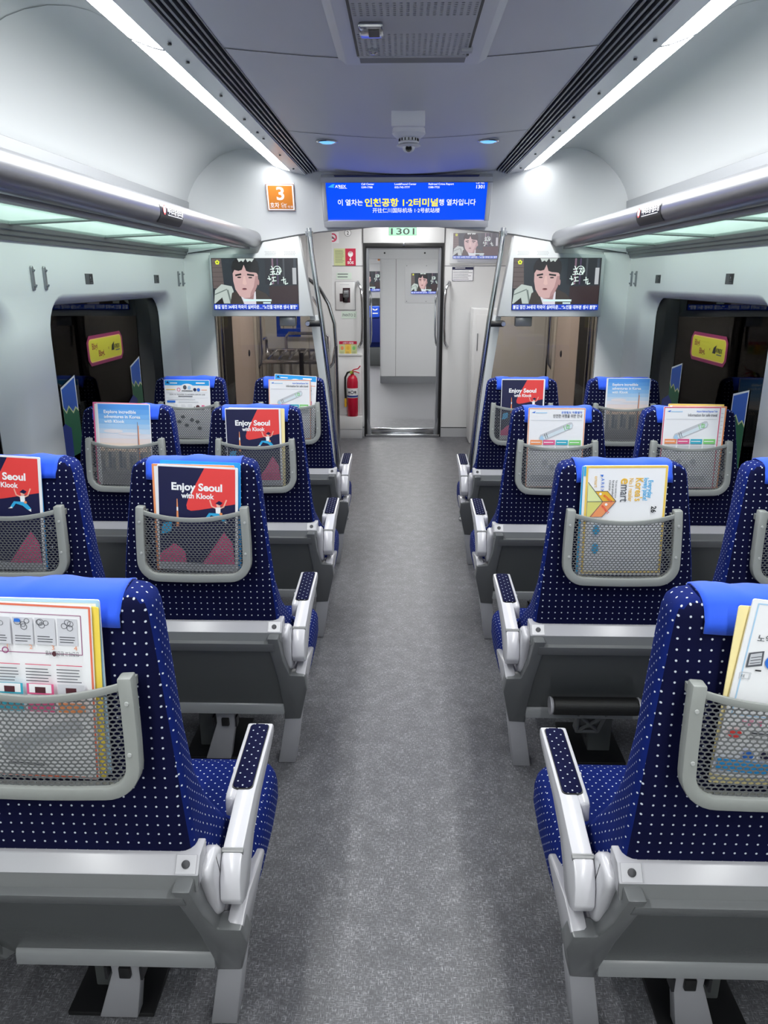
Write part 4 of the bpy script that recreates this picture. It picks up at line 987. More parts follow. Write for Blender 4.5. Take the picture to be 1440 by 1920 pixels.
def build_pocket(s, cx, parent):
    path = pocket_frame(s, cx)
    n = len(path); secs = []
    for i in range(n):
        a = Vector(path[max(i-1, 0)]); b_ = Vector(path[min(i+1, n-1)]); t = (b_-a).normalized(); nr = Vector((-t[1], t[0])); p = Vector(path[i]); q = p+nr*.0125; w_ = p-nr*.0125
        y = pocket_y(p[1])-.032
        secs.append([(cx+q[0], y, q[1]), (cx+q[0], y+.026, q[1]), (cx+w_[0], y+.026, w_[1]), (cx+w_[0], y, w_[1])])
    mb = MB(s); mb.loft(secs)
    fr_ = mb.build('magazine_pocket', FRAMEG, parent, bevel=.004)
    # spacers to the seat back
    for x, z in ((-.150, .97), (.150, .97), (-.150, .86), (.150, .86)): MB(s).box(cx+x-.006, cx+x+.006, pocket_y(z)-.01, back_rear(z)[0]-YC0+.008, z-.008, z+.008).build('mount', FRAMEG, fr_)
    mb = MB(s)
    for x, z in ((-.155, .955), (.155, .955), (-.154, .862), (.154, .862)): MB(s).lathe([(.004, 0), (.0035, -.002)], (cx+x, pocket_y(z)-.032, z), 10, 'y').build('rivet', mat('rivet_grey', rgb(176, 178, 178), .4), fr_)
    xs_ = [-.146+.292*i/16 for i in range(17)]
    def topz(x): return .963+.020*(abs(x)/.146)**2
    def bulge(x): return -.012*(1-(x/.15)**2)
    mb = MB(s); secs = []
    for x in xs_:
        y = pocket_y(.97)-.024+bulge(x); z = topz(x); secs.append([(cx+x, y-.004, z-.007), (cx+x, y+.003, z-.007), (cx+x, y+.003, z+.007), (cx+x, y-.004, z+.007)])
    mb.loft(secs); mb.build('top_bar', FRAMEG, fr_, bevel=.002)
    # expanded metal net
    key = 'net'
    bm = bmesh.new(); p = .0115; q = .0072; Rv = q/1.5
    ny = int(.20/q)+1; nx = int(.30/p)+1
    for j in range(ny):
        for i in range(-nx//2, nx//2+1):
            x = (i+(j % 2)*.5)*p; z = .788+j*q
            if abs(x) > .150 or z > topz(min(max(x, -.146), .146))-.004: continue
            if z < .838 and abs(x) > .105 and (abs(x)-.105)**2+(z-.838)**2 > .052**2: continue
            o_ = [(0, Rv), (p/2, Rv/2), (p/2, -Rv/2), (0, -Rv), (-p/2, -Rv/2), (-p/2, Rv/2)]
            hx_ = .80; hz_ = .71
            def pt_(a, b2): return ((cx+x+a)*s, pocket_y(z+b2)-.022+bulge(x+a)*min(1, (z+b2-.78)/.08), z+b2)
            vo = [bm.verts.new(pt_(a, b2)) for a, b2 in o_]; vi = [bm.verts.new(pt_(a*hx_, b2*hz_)) for a, b2 in o_]
            for k in range(6): bm.faces.new((vo[k], vo[(k+1) % 6], vi[(k+1) % 6], vi[k]))
    bmesh.ops.remove_doubles(bm, verts=bm.verts, dist=2e-4)
    bmesh.ops.recalc_face_normals(bm, faces=bm.faces)
    bmesh.ops.solidify(bm, geom=bm.faces[:], thickness=.0016)
    me = bpy.data.meshes.new('net'); bm.to_mesh(me); bm.free(); me.materials.append(NETG)
    link('net', me, fr_)
    return fr_
XA, XW = .633, 1.180          # seat centres
def make_twin(s, foot=False, label='', y=0.0):
    t = empty('twin_seat', label, 'train seat', (0, y, 0), 'twin seats')
    for cx, sd in ((XA, 1), (XW, 2)):
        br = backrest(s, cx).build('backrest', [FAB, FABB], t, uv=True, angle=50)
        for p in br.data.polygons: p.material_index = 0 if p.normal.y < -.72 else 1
        c = cover(s, cx, sd+int(y*7)+(s > 0)*11).build('headrest_cover', CLOTH, t, angle=80)
        sol = c.modifiers.new('thickness', 'SOLIDIFY'); sol.thickness = .003; sol.offset = 0
        build_pocket(s, cx-.006, t)
    # seat cushions
    for x0, x1 in ((.331, .897), (.903, 1.448)):
        mb = MB(s); secs = []
        for y_, zt, zb, g in ((.13, .43, .30, .02), (.16, .445, .285, .004), (.30, .44, .28, 0), (.44, .442, .28, 0), (.52, .44, .29, .002), (.555, .425, .305, .012), (.57, .395, .33, .03)):
            pts = []
            for cx_, cz_, a0 in ((x1-g-.05, zb+.05, -90), (x1-g-.05, zt-.05, 0), (x0+g+.05, zt-.05, 90), (x0+g+.05, zb+.05, 180)):
                for k in range(5): q = R(a0+22.5*k); pts.append((cx_+.05*math.cos(q), y_, cz_+.05*math.sin(q)))
            secs.append(pts)
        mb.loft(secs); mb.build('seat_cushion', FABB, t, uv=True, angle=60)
    # rear shell: beam, panel, ledge
    def SY(z): return -.058+(.578-z)*.496
    b_ = MB(s).prism([(-.045, .577), (-.036, .602), (-.034, .605), (-.013, .6285), (.03, .630), (.03, .577)], 'x', .378, 1.448).build('rear_beam', SHELLW, t, bevel=.0025)
    MB(s).prism([(-.0452, .577), (-.0362, .603), (-.03, .603), (-.03, .577)], 'x', .378, 1.448).build('beam_face', SHELL, b_)
    MB(s).prism([(-.0350, .6060), (-.0142, .6297), (-.012, .6285), (-.033, .6045)], 'x', .383, .420).build('end_cap', SHELLW, b_)
    MB(s).prism([(-.0356, .6050), (-.0130, .6307), (-.012, .629), (-.034, .6035)], 'x', .4205, .4225).build('cap_joint', mat('trim_joint', rgb(150, 150, 156), .3), b_)
    cs = MB().lathe([(.0075, 0), (.0075, .002), (.005, .0024)], n=16).build('cap_screw', SCREWM, b_)
    cs.matrix_basis = frame_mat((s*.402, -.0247, .6178), (1, 0, 0), (0, .021, .0237))
    if s > 0 and y > 1.5: MB(s).lathe([(.016, -.0015), (.016, 0)], (1.18, -.042, .590), 16, 'y').build('round_sticker', GREENSTK, b_)
    def slab_(z0, z1, off, th): return [(SY(z0)+off, z0), (SY(z1)+off, z1), (SY(z1)+off+th, z1), (SY(z0)+off+th, z0)]
    MB(s).prism(slab_(.579, .545, -.006, .05), 'x', .40, 1.448).build('upper_band', SHELL, b_, bevel=.002)
    p_ = MB(s).prism(slab_(.56, .232, .012, .03), 'x', .40, 1.448).build('rear_panel', SHELLD, t)
    mb = MB(s); mb.loft([[(x, SY(z)+o_, z) for x, o_ in ((x0, .012), (x0+.012, -.004), (x0+.03, -.004), (x0+.042, .012))] for z, x0 in ((.545, .98), (.24, .845))]); mb.build('panel_rib', SHELL, p_)
    l_ = MB(s).prism([(.104, .267), (.139, .292), (.16, .292), (.16, .232), (.098, .232), (.100, .258)], 'x', .404, .832).build('lower_ledge', mat('seat_ledge_grey', rgb(134, 136, 139), .3), t, bevel=.003)
    MB(s).prism(slab_(.30, .225, -.002, .03), 'x', .86, 1.448).build('lower_side_panel', SHELL, p_, bevel=.003)
    # aisle end frame: a plate that leans forward towards the floor, with an open tray on the aisle side
    P_ = [(.384, .60), (.380, .50), (.366, .43), (.320, .427), (.3175, .36), (.354, .20), (.411, .195), (.405, .26), (.407, .41), (.418, .56), (.418, .60)]
    mb = MB(s); n = len(P_)
    mb.loft([[(x, SY(z)-.004+dy, z) for x, z in P_] for dy in (0, .05)])
    fr_ = mb.build('end_frame', SHELL, t, bevel=.005)
    mb = MB(s); mb.loft([[(x+max(0, .40-zz)*.19, yy, zz) for yy, zz in P2] for x, P2 in ((.318, [(.022, .425), (.05, .437), (.10, .441), (.26, .405), (.27, .385), (.20, .30), (.135, .215), (.12, .215)]), (.352, [(.022, .425), (.05, .437), (.10, .441), (.26, .405), (.27, .385), (.20, .30), (.135, .215), (.12, .215)]))])
    sf = mb.build('side_shell', SHELLW, fr_, bevel=.007)
    MB(s).prism([(.014, .428), (.05, .420), (.24, .41), (.24, .37), (.05, .37), (.03, .40)], 'x', .33, .40).build('hinge_tray', SHELLW, fr_, bevel=.004)
    mb = MB(s); secs = []
    for x, g in ((.3600, .012), (.362, .004), (.368, 0), (.384, 0), (.392, .008)):
        secs.append([(x, yy-(zz-.5)*.35, zz) for yy, zz in rounded(.012+g, .10-g, .425+g, .599-g, .034)])
    mb.loft(secs); mb.build('pivot_cover', FRAMEW, fr_, angle=50)
    # armrest
    mb = MB(s); side = [(.022, .490), (.028, .53), (.046, .560), (.065, .573), (.125, .586), (.193, .603), (.30, .610), (.432, .616), (.440, .609), (.438, .590), (.40, .578), (.26, .555), (.17, .525), (.125, .485), (.10, .455), (.06, .455), (.035, .468)]
    mb.prism(side, 'x', .3185, .3595)
    ar = mb.build('armrest', FRAMEW, t, bevel=.0065)
    mb = MB(s); mb.prism([(.178, .556), (.182, .598), (.196, .6035), (.30, .610), (.432, .616), (.440, .609), (.438, .590), (.40, .578), (.26, .556)], 'x', .3565, .3795); mb.build('inner_bulge', FRAMEW, ar, bevel=.006)
    def padpt(x, yy, dz): return (x, yy, .6040+(yy-.20)*(.616-.604)/.23+dz)
    mb = MB(s); outl = rounded(.206, .424, .3275, .3685, .010, 5)
    mb.loft([[padpt(x, yy, dz) for yy, x in outl] for dz in (-.01, .0035)]+[[padpt(.348+(x-.348)*.86, .315+(yy-.315)*.96, .0052) for yy, x in outl]])
    lab(mb.build('pad', FAB, ar, uv=True, angle=50), 'navy dotted armrest pad in a white surround')
    mb = MB(s); mb.loft([[padpt(.348+(x-.348)*1.09, .315+(yy-.315)*1.018, dz) for yy, x in outl] for dz in (-.006, .0018)]); mb.build('pad_gasket', BLACK, ar)
    mb = MB(s); mb.prism([(.060, .5712), (.063, .5740), (.068, .5753), (.068, .565), (.060, .565)], 'x', .3180, .3600); mb.build('joint', SHELL, ar)
    MB(s).lathe([(.0055, 0), (.0055, .005), (.003, .006)], (.3795, .29, .590), 12, 'x').build('recline_button', FRAMEW, ar)
    # legs and pedestal
    mb = MB(s); mb.loft([[(x-.0, y_, z) for x, y_ in ((a, c), (b2, c), (b2, c2), (a, c2))] for z, a, b2, c, c2 in ((.215, .351, .405, .126, .20), (.0, .384, .444, .158, .235))]); mb.build('leg', LEGM, t, bevel=.004)
    mb = MB(s); mb.box(1.40, 1.45, .10, .40, 0, .30); mb.build('leg', LEGM, t, bevel=.004)
    if not foot:
        mb = MB(s); mb.loft([[(x, y_, z) for x, y_ in ((a, c), (b2, c), (b2, c2), (a, c2))] for z, a, b2, c, c2 in ((.235, .582, .647, .130, .16), (.17, .582, .647, .136, .165), (.012, .612, .700, .158, .195))])
        pd = mb.build('pedestal_leg', LEGM, t, bevel=.003)
        MB(s).box(.602, .628, .126, .138, .165, .195).build('latch', BLACK, pd, bevel=.003)
        for xx in (.574, .652): MB(s).box(xx, xx+.006, .125, .155, .165, .20).build('latch_plate', SCREWM, pd)
    MB(s).box(.58, .78, .17, .42, 0, .012).build('floor_track', BLACK, t, bevel=.002)
    MB(s).box(.66, .74, .24, .38, .01, .30).build('pedestal', SHELLD, t, bevel=.004)
    if foot:
        fy, fz = SY(.32)-.032, .318
        a_ = MB(s).lathe([(.026, 0), (.029, .004), (.029, .268), (.026, .272)], (.477, fy, fz), 20, 'x').build('footrest', RUBBER, t)
        lab(a_, 'black ribbed folding footrest bar')
        for xx in (.467, .749): MB(s).lathe([(.0295, 0), (.030, .004), (.026, .010)], (xx, fy, fz), 16, 'x').build('end_cap', SHELLW, a_)
        mb = MB(s)
        for a0, a1 in (((.580, .25), (.592, .15)), ((.672, .25), (.662, .15)), ((.592, .152), (.662, .152)), ((.584, .24), (.66, .155)), ((.670, .24), (.594, .155))):
            mb.tube([(a0[0], SY(a0[1])-.004, a0[1]), (a1[0], SY(a1[1])-.004, a1[1])], .007, 6)
        mb.loft([[(x, SY(z)+o_, z) for x, o_ in ((.585, .004), (.67, .004), (.67, .03), (.585, .03))] for z in (.27, .15)])
        mb.build('footrest_bracket', SHELL, t)
    return t
PITCH = .972
def copy_tree(o, parent=None):
    c = o.copy(); COL.objects.link(c)
    if parent: c.parent = parent
    for ch in list(o.children): copy_tree(ch, c)
    return c
ROWN = ['nearest row', 'second row', 'third row', 'fourth row']
EXTRA = {(-1, 0): 'upside down card', (-1, 1): 'two red brochures', (-1, 2): 'sky and red brochures', (-1, 3): 'blue headed leaflets',
         (1, 0): 'tilted pale card', (1, 1): 'black footrest', (1, 2): 'two train diagram cards', (1, 3): 'red and sky brochures'}
for s, side in ((-1, 'left'), (1, 'right')):
    def L_(r): return 'navy dotted twin seat %s of aisle, %s, %s' % (side, ROWN[r], EXTRA[(s, r)])
    base = None
    for r in range(4):
        if base is None: o = base = make_twin(s, False, L_(r), YC0+PITCH*r)
        elif s > 0 and r == 1: o = make_twin(s, True, L_(r), YC0+PITCH*r)
        else:
            o = copy_tree(base); o.location = (0, YC0+PITCH*r, 0); o['label'] = L_(r)
# ------------------------------------------------------------------ brochures in the pockets
def sheet_rect(w, h, r=.004):
    pts = []
    for cx, cy, a in ((w/2-r, r, -90), (w/2-r, h-r, 0), (-w/2+r, h-r, 90), (-w/2+r, r, 180)):
        for k in range(4): q = R(a+30*k); pts.append((cx+r*math.cos(q), cy+r*math.sin(q)))
    return pts
def running_figure(d, x, y, k):
    d.line([(x-.30*k, y+.36*k), (x-.22*k, y+.10*k), (x, y)], .06*k, I_SKIN); d.line([(x+.42*k, y+.40*k), (x+.30*k, y+.10*k), (x+.10*k, y)], .06*k, I_SKIN)
    d.poly([(x-.06*k, y+.06*k), (x+.16*k, y+.08*k), (x+.16*k, y-.24*k), (x-.04*k, y-.24*k)], I_WHITE)
    d.poly([(x-.06*k, y-.20*k), (x+.18*k, y-.22*k), (x+.42*k, y-.50*k), (x+.26*k, y-.56*k), (x+.04*k, y-.38*k), (x-.26*k, y-.30*k), (x-.42*k, y-.52*k), (x-.52*k, y-.46*k), (x-.34*k, y-.20*k)], I_CYAN)
    d.ell(x+.07*k, y+.16*k, .09*k, .10*k, I_SKIN, 12); d.poly([(x-.06*k, y+.24*k), (x+.10*k, y+.36*k), (x+.26*k, y+.28*k), (x+.14*k, y+.16*k)], I_NAVY)
    d.ell(x+.18*k, y-.22*k, .07*k, .06*k, I_ORANGE, 10); d.poly([(x-.62*k, y-.54*k), (x-.42*k, y-.52*k), (x-.44*k, y-.44*k)], I_WHITE); d.poly([(x+.28*k, y-.56*k), (x+.42*k, y-.50*k), (x+.42*k, y-.64*k)], I_WHITE)
def b_enjoy(d, w, h):
    d.slab(sheet_rect(w, h), .0032, PAPER)
    m = .004; d.rect(-w/2+.003, 0.003, w-.011, h-.008, I_NAVY); T = h-.005; x0 = -w/2+.003; W = w-.011
    d.poly([(x0+.60*W, T), (x0+W, T), (x0+W, T-.46*W), (x0+.52*W, T-.56*W), (x0+.42*W, T-.575*W), (x0+.37*W, T-.555*W), (x0+.36*W, T-.50*W), (x0+.39*W, T-.40*W)], I_RED)
    d.text('Enjoy Seoul', x0+.50*W, T-.30*W, .135*W, I_WHITE, 'c', .035, width=.66*W); d.text('with Klook', x0+.51*W, T-.405*W, .098*W, I_WHITE, 'c', .03, width=.43*W)
    d.poly([(x0+.225*W, T-.80*W), (x0+.235*W, T-.42*W), (x0+.245*W, T-.42*W), (x0+.262*W, T-.80*W)], I_ORANGE); d.rect(x0+.232*W, T-.58*W, .02*W, .05*W, I_WHITE)
    running_figure(d, x0+.76*W, T-.53*W, .30*W)
    d.poly([(x0, .02), (x0+.36*W, .02), (x0+.34*W, .06), (x0+.2*W, .085), (x0, .05)], I_PINK); d.poly([(x0+.55*W, .02), (x0+W, .02), (x0+.97*W, .09), (x0+.86*W, .125), (x0+.7*W, .07)], I_PINK)
    d.poly([(x0+.02*W, .11), (x0+.16*W, .12), (x0+.17*W, .15), (x0+.05*W, .145)], I_CYAN); d.rect(x0, .003, W, .022, I_GREY)
SKYI = [mat('ink_sky%d' % k, rgb(*c), .45) for k, c in enumerate(((88, 156, 236), (104, 168, 238), (122, 180, 240), (142, 192, 240), (168, 204, 240), (196, 216, 238), (222, 222, 232), (232, 218, 218), (236, 216, 204), (232, 206, 186)))]
def b_explore(d, w, h):
    d.slab(sheet_rect(w, h), .0032, PAPER)
    for k, m in enumerate(SKYI):
        hh = (h-.14)/10; d.rect(-w/2+.008, h-.003-hh*(k+1), w-.011, hh*1.02, m); d.z -= d.step
    d.z += d.step
    d.rect(-w/2+.008, .003, w-.011, .14, mat('ink_city', rgb(150, 148, 150), .45))
    for k in range(14): d.rect(-w/2+.012+k*w*.066, .06+.02*((k*7) % 4)/4, w*.05, .05+.02*((k*5) % 3), mat('ink_city%d' % (k % 3), *[rgb(*((120, 122, 130), (176, 168, 160), (98, 104, 118))[k % 3]), .45])); d.z -= d.step
    d.z += d.step
    d.ell(-w*.2, h-.115, w*.18, .008, mat('ink_cloud', rgb(226, 220, 226), .45)); d.ell(w*.1, h-.125, w*.22, .006, mat('ink_cloud', rgb(226, 220, 226), .45))
    for k, tx in enumerate(('Explore incredible', 'adventures in Korea', 'with Klook')): d.text(tx, -w/2+.032, h-.040-k*.020, .0185, I_WHITE, 'l', .022)
    d.poly([(w*.235, .06), (w*.252, h-.075), (w*.262, h-.075), (w*.285, .06)], mat('ink_tower', rgb(126, 128, 146), .45)); d.rect(w*.262, .06, w*.015, h-.15, I_ORANGE)
def b_safe(border, title, sub):
    def f(d, w, h):
        d.slab(sheet_rect(w, h), .003, PAPER)
        d.frame(-w/2+.003, .003, w-.006, h-.006, .0035, border)
        d.poly([(-w/2+.014, h-.019), (-w/2+.03, h-.014), (-w/2+.026, h-.022)], I_BLUE); d.lines(-w/2+.03, h-.022, .06, 1, 0, I_PALE, .004)
        d.text(sub, w/2-.014, h-.022, .010, I_BLUE, 'r', .02, width=.085); d.text(title, w/2-.014, h-.039, .016, I_DGREY, 'r', .015, width=.118)
        d.rect(-w/2+.012, h-.051, w-.024, .0014, I_GREY)
        c, sn = math.cos(R(24)), math.sin(R(24)); ox, oy = 0, h-.098
        q = lambda a, b_: (ox+a*c-b_*sn, oy+a*sn+b_*c)
        d.poly([q(*p) for p in ((-.072, -.013), (.066, -.013), (.074, -.004), (.074, .010), (.066, .014), (-.064, .014), (-.074, .004))], I_GREY)
        d.poly([q(*p) for p in ((-.070, -.011), (.064, -.011), (.071, -.003), (.071, .004), (-.071, .002))], mat('ink_train', rgb(214, 226, 234), .45))
        d.poly([q(*p) for p in ((-.072, -.011), (-.055, -.011), (-.058, .010), (-.071, .003))], I_PALE)
        for a in (-.048, -.040, .036, .052): d.line([q(a, -.009), q(a+.001, .010)], .0022, I_DGREY if a < 0 else I_GREEN)
        d.frame(q(.044, -.004)[0], q(.044, -.004)[1], .012, .012, .0022, I_GREEN)
        bw = (w-.040)/4
        for k, m in enumerate((I_ORANGE, I_PINK, I_TEAL, I_GREEN)):
            d.rect(-w/2+.013+k*(bw+.0046), h-.152, bw, .020, m); d.rect(-w/2+.016+k*(bw+.0046), h-.143, bw*.8, .003, I_WHITE); d.rect(-w/2+.013+k*(bw+.0046), h-.172, bw, .013, I_GREY)
        for k in range(3): d.ell(-.04+.03*k, h-.225-.02*(k % 2), .012, .012, I_GREY, 12)
        d.lines(-w/2+.02, .05, w*.8, 3, .009, I_GREY, .003, 5)
    return f
def b_mart(d, w, h):
    d.slab(sheet_rect(w, h), .004, PAPER)
    d.frame(-w/2+.010, .008, w-.014, h-.012, .007, I_CREAM); d.frame(-w/2+.010, .008, w-.014, h-.012, .0045, I_YEL)
    d.rect(-w/2+.0006, h-.03, .006, .028, I_CYAN)
    for tx, x, y, sz, m, b_, wd in (('Everyday', .066, -.043, .019, I_CYAN, .012, .052), ('lovely place!', .053, -.036, .019, I_CYAN, .012, .066), ("Korea's", .030, -.036, .030, I_GOLD, .015, .068), ('No.1 retailer', .011, -.037, .018, I_GOLD, .008, .068)):
        d.text(tx, x, h+y, sz, m, 'l', b_, rot=-90, width=wd)
    d.text('e', -.012, h-.037, .040, I_GOLD, 'l', .012, rot=-90); d.text('mart', -.012, h-.056, .036, I_DGREY, 'l', .004, rot=-90, width=.050)
    for k, (tx, b_) in enumerate((('Visit your nearest store', 0), ('for great products', .01), ('at low prices', .01))): d.text(tx, -.028-k*.009, h-.042, .0085, I_DGREY, 'l', b_, rot=-90, width=(.052, .050, .030)[k])
    d.text('emart', -.088, h-.030, .014, I_GOLD, 'l', 0, rot=-90); d.text('A R E X', -.069, h-.036, .012, I_BLUE, 'l', .01, rot=-90); d.poly([(-.064, h-.026), (-.074, h-.026), (-.066, h-.033)], I_BLUE)
    d.poly([(-w/2+.014, h-.048), (-.062, h-.105), (-w/2+.014, h-.105)], I_LIME); d.poly([(-w/2+.014, h-.105), (-.062, h-.105), (-w/2+.014, h-.160)], mat('ink_box_lime', rgb(214, 210, 120), .45))
    d.poly([(-.086, h-.074), (-.050, h-.074), (-.024, h-.104), (-.062, h-.105)], I_GOLD); d.poly([(-.062, h-.105), (-.024, h-.104), (-.062, h-.150), (-.098, h-.150)], I_ORANGE)
    d.line([(-w/2+.014, h-.048), (-.062, h-.105), (-w/2+.014, h-.165)], .0016, I_DGREY); d.line([(-w/2+.014, h-.105), (-.024, h-.104), (-.062, h-.150)], .0016, I_DGREY); d.line([(-.024, h-.104), (-.050, h-.074), (-.086, h-.074)], .0016, I_DGREY)
    d.text('emart', -.062, h-.088, .013, I_RED, 'l', .01, rot=-40); d.text('emart', -.066, h-.118, .013, I_RED, 'l', .01, rot=-50); d.ell(-.070, h-.082, .004, .004, I_WHITE, 10); d.ell(-.052, h-.113, .004, .004, I_WHITE, 10)
    d.text('26', .078, h-.118, .020, I_BLACK, 'l', .02, rot=-90)
    for yy in (.245, .19): d.ell(-w*.32, h-yy, .010, .016, I_CYAN, 12)
def b_leaf(d, w, h):
    d.slab(sheet_rect(w, h), .003, PAPER); B_ = mat('ink_leaf_blue', rgb(40, 158, 232), .45)
    d.rect(-w/2+.003, h-.030, w-.006, .027, B_); d.ell(0, h-.05, .042, .030, PAPER, 20)
    d.poly([(-w/2+.01, h-.018), (-w/2+.02, h-.008), (-w/2+.028, h-.02)], I_NAVY); d.lines(-w/2+.032, h-.02, .05, 1, 0, I_WHITE, .005); d.lines(w/2-.075, h-.02, .062, 1, 0, I_WHITE, .007)
    d.ell(-.012, h-.040, .010, .012, I_DGREY, 12); d.ell(.012, h-.042, .009, .010, I_PALE, 12); d.rect(-.03, h-.061, .06, .004, I_BLACK)
    d.ring(-.046, h-.052, .010, .003, I_PINK, 14); d.ell(.042, h-.052, .009, .009, I_NAVY, 14); d.ell(.062, h-.052, .009, .009, I_BLUE, 14)
    d.rect(-w/2+.01, h-.054, .05, .004, I_YEL); d.rect(.078, h-.054, .03, .003, I_ORANGE); d.rect(-w/2+.008, h-.068, w-.02, .001, I_GREY)
    d.text('HOW TO TRANSFER TO INCHEON AIRPORT LINE', 0, h-.081, .009, I_DGREY, 'c', .01, width=w*.78); d.lines(-.05, h-.09, .10, 1, 0, I_DGREY, .004)
    d.rect(-w/2+.008, h-.096, w-.02, .001, I_GREY); d.lines(-w/2+.02, h-.106, w*.75, 1, 0, I_GREY, .003); d.rect(-w/2+.012, h-.122, .045, .011, I_BLUE); d.lines(-.05, h-.119, .14, 1, 0, I_GREY, .003)
    for k, x in enumerate((-.08, -.035, .0)): d.lines(x, h-.135, .025, 3, .008, I_GREY, .002, k)
    d.ell(.055, h-.145, .011, .011, mat('ink_wine', rgb(84, 44, 52), .45), 12); d.rect(.076, h-.155, .016, .02, I_PINK); d.poly([(.034, h-.148), (.042, h-.145), (.034, h-.142)], I_BLACK)
    for x, y in ((-.03, .20), (.02, .215), (.05, .225), (-.01, .245), (.06, .26), (-.05, .225)): d.ell(x, h-y, .012, .009, I_DGREY, 10)
def b_card(d, w, h):      # upside-down safety card with grey drawing boxes
    d.slab(sheet_rect(w, h), .003, PAPER); OR = mat('ink_border_red', rgb(228, 116, 90), .45)
    d.frame(-w/2+.003, .003, w-.006, h-.006, .0035, OR)
    PU = mat('ink_plum', rgb(150, 70, 120), .45); LG = mat('ink_box_grey', rgb(206, 206, 214), .45)
    d.line([(-w/2+.016, h-.018), (w/2-.018, h-.018), (w/2-.018, h-.088), (-w/2+.03, h-.088)], .0012, PU)
    bw = .0335
    for k in range(5):
        x = w/2-.024-bw-k*(bw+.0035); d.rect(x, h-.072, bw, .048, LG); d.lines(x+.003, h-.058, bw*.8, 3, .0045, I_DGREY, .0016, k); d.text('%d' % (4-k) if k < 4 else '1', x+bw*.78, h-.080, .011, I_ORANGE, 'l', 0, rot=0)
        rn = random.Random(k); 
        for _ in range(4): a, b_ = x+.004+rn.random()*.018, h-.048+rn.random()*.016; d.ring(a+.003, b_+.003, .0045+rn.random()*.002, .0009, I_DGREY, 10)
    d.rect(w/2-.024-3*(bw+.0035)+bw*.25, h-.031, .010, .006, I_BLUE)
    d.text('안전하고 편안한 여행', .036, h-.081, .009, I_DGREY, 'r', .01, rot=180, width=.056); d.ell(.050, h-.085, .0035, .005, mat('ink_wine', rgb(84, 44, 52), .45), 10); d.ring(-.032, h-.082, .006, .002, PU, 10)
    cw = .046
    for k, m in enumerate((I_ORANGE, I_PINK, I_TEAL)):
        x = w/2-.014-cw-k*(cw+.006)
        d.rect(x, h-.106, cw*.95, .0014, I_MAG); d.lines(x, h-.114, cw*.95, 5, .0055, I_DGREY, .0016, 10+k)
        d.rect(x, h-.160, cw, .020, (LG, I_PINK, I_TEAL)[k]); d.rect(x+.004, h-.157, cw-.008, .016, PAPER if k else LG); d.rect(x+.014, h-.157, .018, .011, mat('ink_wine', rgb(84, 44, 52), .45))
        d.rect(x, h-.192, cw, .018, m)
    c, sn = math.cos(R(22)), math.sin(R(22)); q = lambda a, b_: (.02+a*c-b_*sn, .085+a*sn+b_*c)
    d.poly([q(*p) for p in ((-.07, -.013), (.07, -.013), (.07, .013), (-.07, .013))], I_GREY); d.lines(-.04, .03, .08, 1, 0, I_DGREY, .005)
def b_ticket(d, w, h):
    d.slab(sheet_rect(w, h), .003, PAPER)
    d.frame(-w/2+.010, .115, w-.02, h-.122, .0022, I_PALE)
    d.ell(-.062, h-.028, .012, .012, mat('ink_leaf_blue', rgb(40, 158, 232), .45), 20); d.rect(-.068, h-.030, .012, .004, I_WHITE)
    d.text('승차권', -.070, h-.055, .014, I_PINK, 'l', .02); d.text('노약자 좌석', -.086, h-.070, .014, I_DGREY, 'l', .01)
    d.poly([(-.094, h-.118), (-.094, h-.092), (-.070, h-.086), (-.068, h-.112)], I_DGREY)
    d.poly([(-.091, h-.114), (-.091, h-.094), (-.073, h-.089), (-.071, h-.109)], I_GREY)
    for k in range(3): d.line([(-.089, h-.100-k*.005), (-.073, h-.096-k*.005)], .0012, I_DGREY)
    d.ell(-.052, h-.104, .013, .013, I_BLUE, 16); d.rect(-.058, h-.108, .010, .008, I_RED); d.rect(-.078, h-.122, .010, .0025, I_BLACK)
    d.frame(-.100, h-.137, .016, .011, .0014, I_GREY); d.text('FE', -.099, h-.135, .007, I_DGREY)
    d.text('누름 ◀', -.080, .100, .012, I_PINK, 'l', .01); d.text('출입문', .0, h-.05, .02, I_BLUE, 'l', .01); d.lines(-.02, h-.08, .08, 4, .014, I_GREY, .003, 9)
    d.ell(-.086, .082, .012, .008, I_RED, 12); d.lines(-.06, .085, .10, 2, .01, I_DGREY, .003, 2); d.ell(-.055, .045, .010, .009, I_BLUE, 12); d.ell(-.025, .047, .010, .009, I_NAVY, 12)
    d.rect(-w/2+.003, .012, w-.006, .022, mat('ink_leaf_blue', rgb(40, 158, 232), .45))
def plain(edge):
    def f(d, w, h):
        d.slab(sheet_rect(w, h), .003, PAPER); d.frame(-w/2+.003, .003, w-.006, h-.006, .006, edge); d.lines(w/2-.02, h-.03, .012, 8, .016, I_GREY, .002, 3)
    return f
def solid(mm):
    def f(d, w, h): d.slab(sheet_rect(w, h), .002, mm); d.lines(-w*.3, h-.05, w*.6, 3, .02, I_WHITE, .002, 3)
    return f
def place(name, label, draw, s, row, cx, top, w=.235, tilt=0.0, layer=0, z0=.797, group='brochures in the seat pockets', cat='brochure'):
    d = D(.00018); h = top-z0
    # built upright, standing on the pocket floor, leaning on the seat back
    draw(d, w, h/.99)
    y0 = YC0+PITCH*row-.019+layer*.0056
    up = Vector((math.sin(R(-tilt))*1.0, .125, 1)).normalized()
    M = frame_mat((cx, y0, z0), (math.cos(R(tilt)), 0, math.sin(R(tilt))), (-math.sin(R(tilt)), .065*math.cos(R(tilt)), math.cos(R(tilt))))
    tag(d.build(name, M), label, cat, group)
YELL = mat('ink_sheet_yellow', rgb(240, 212, 84), .45)
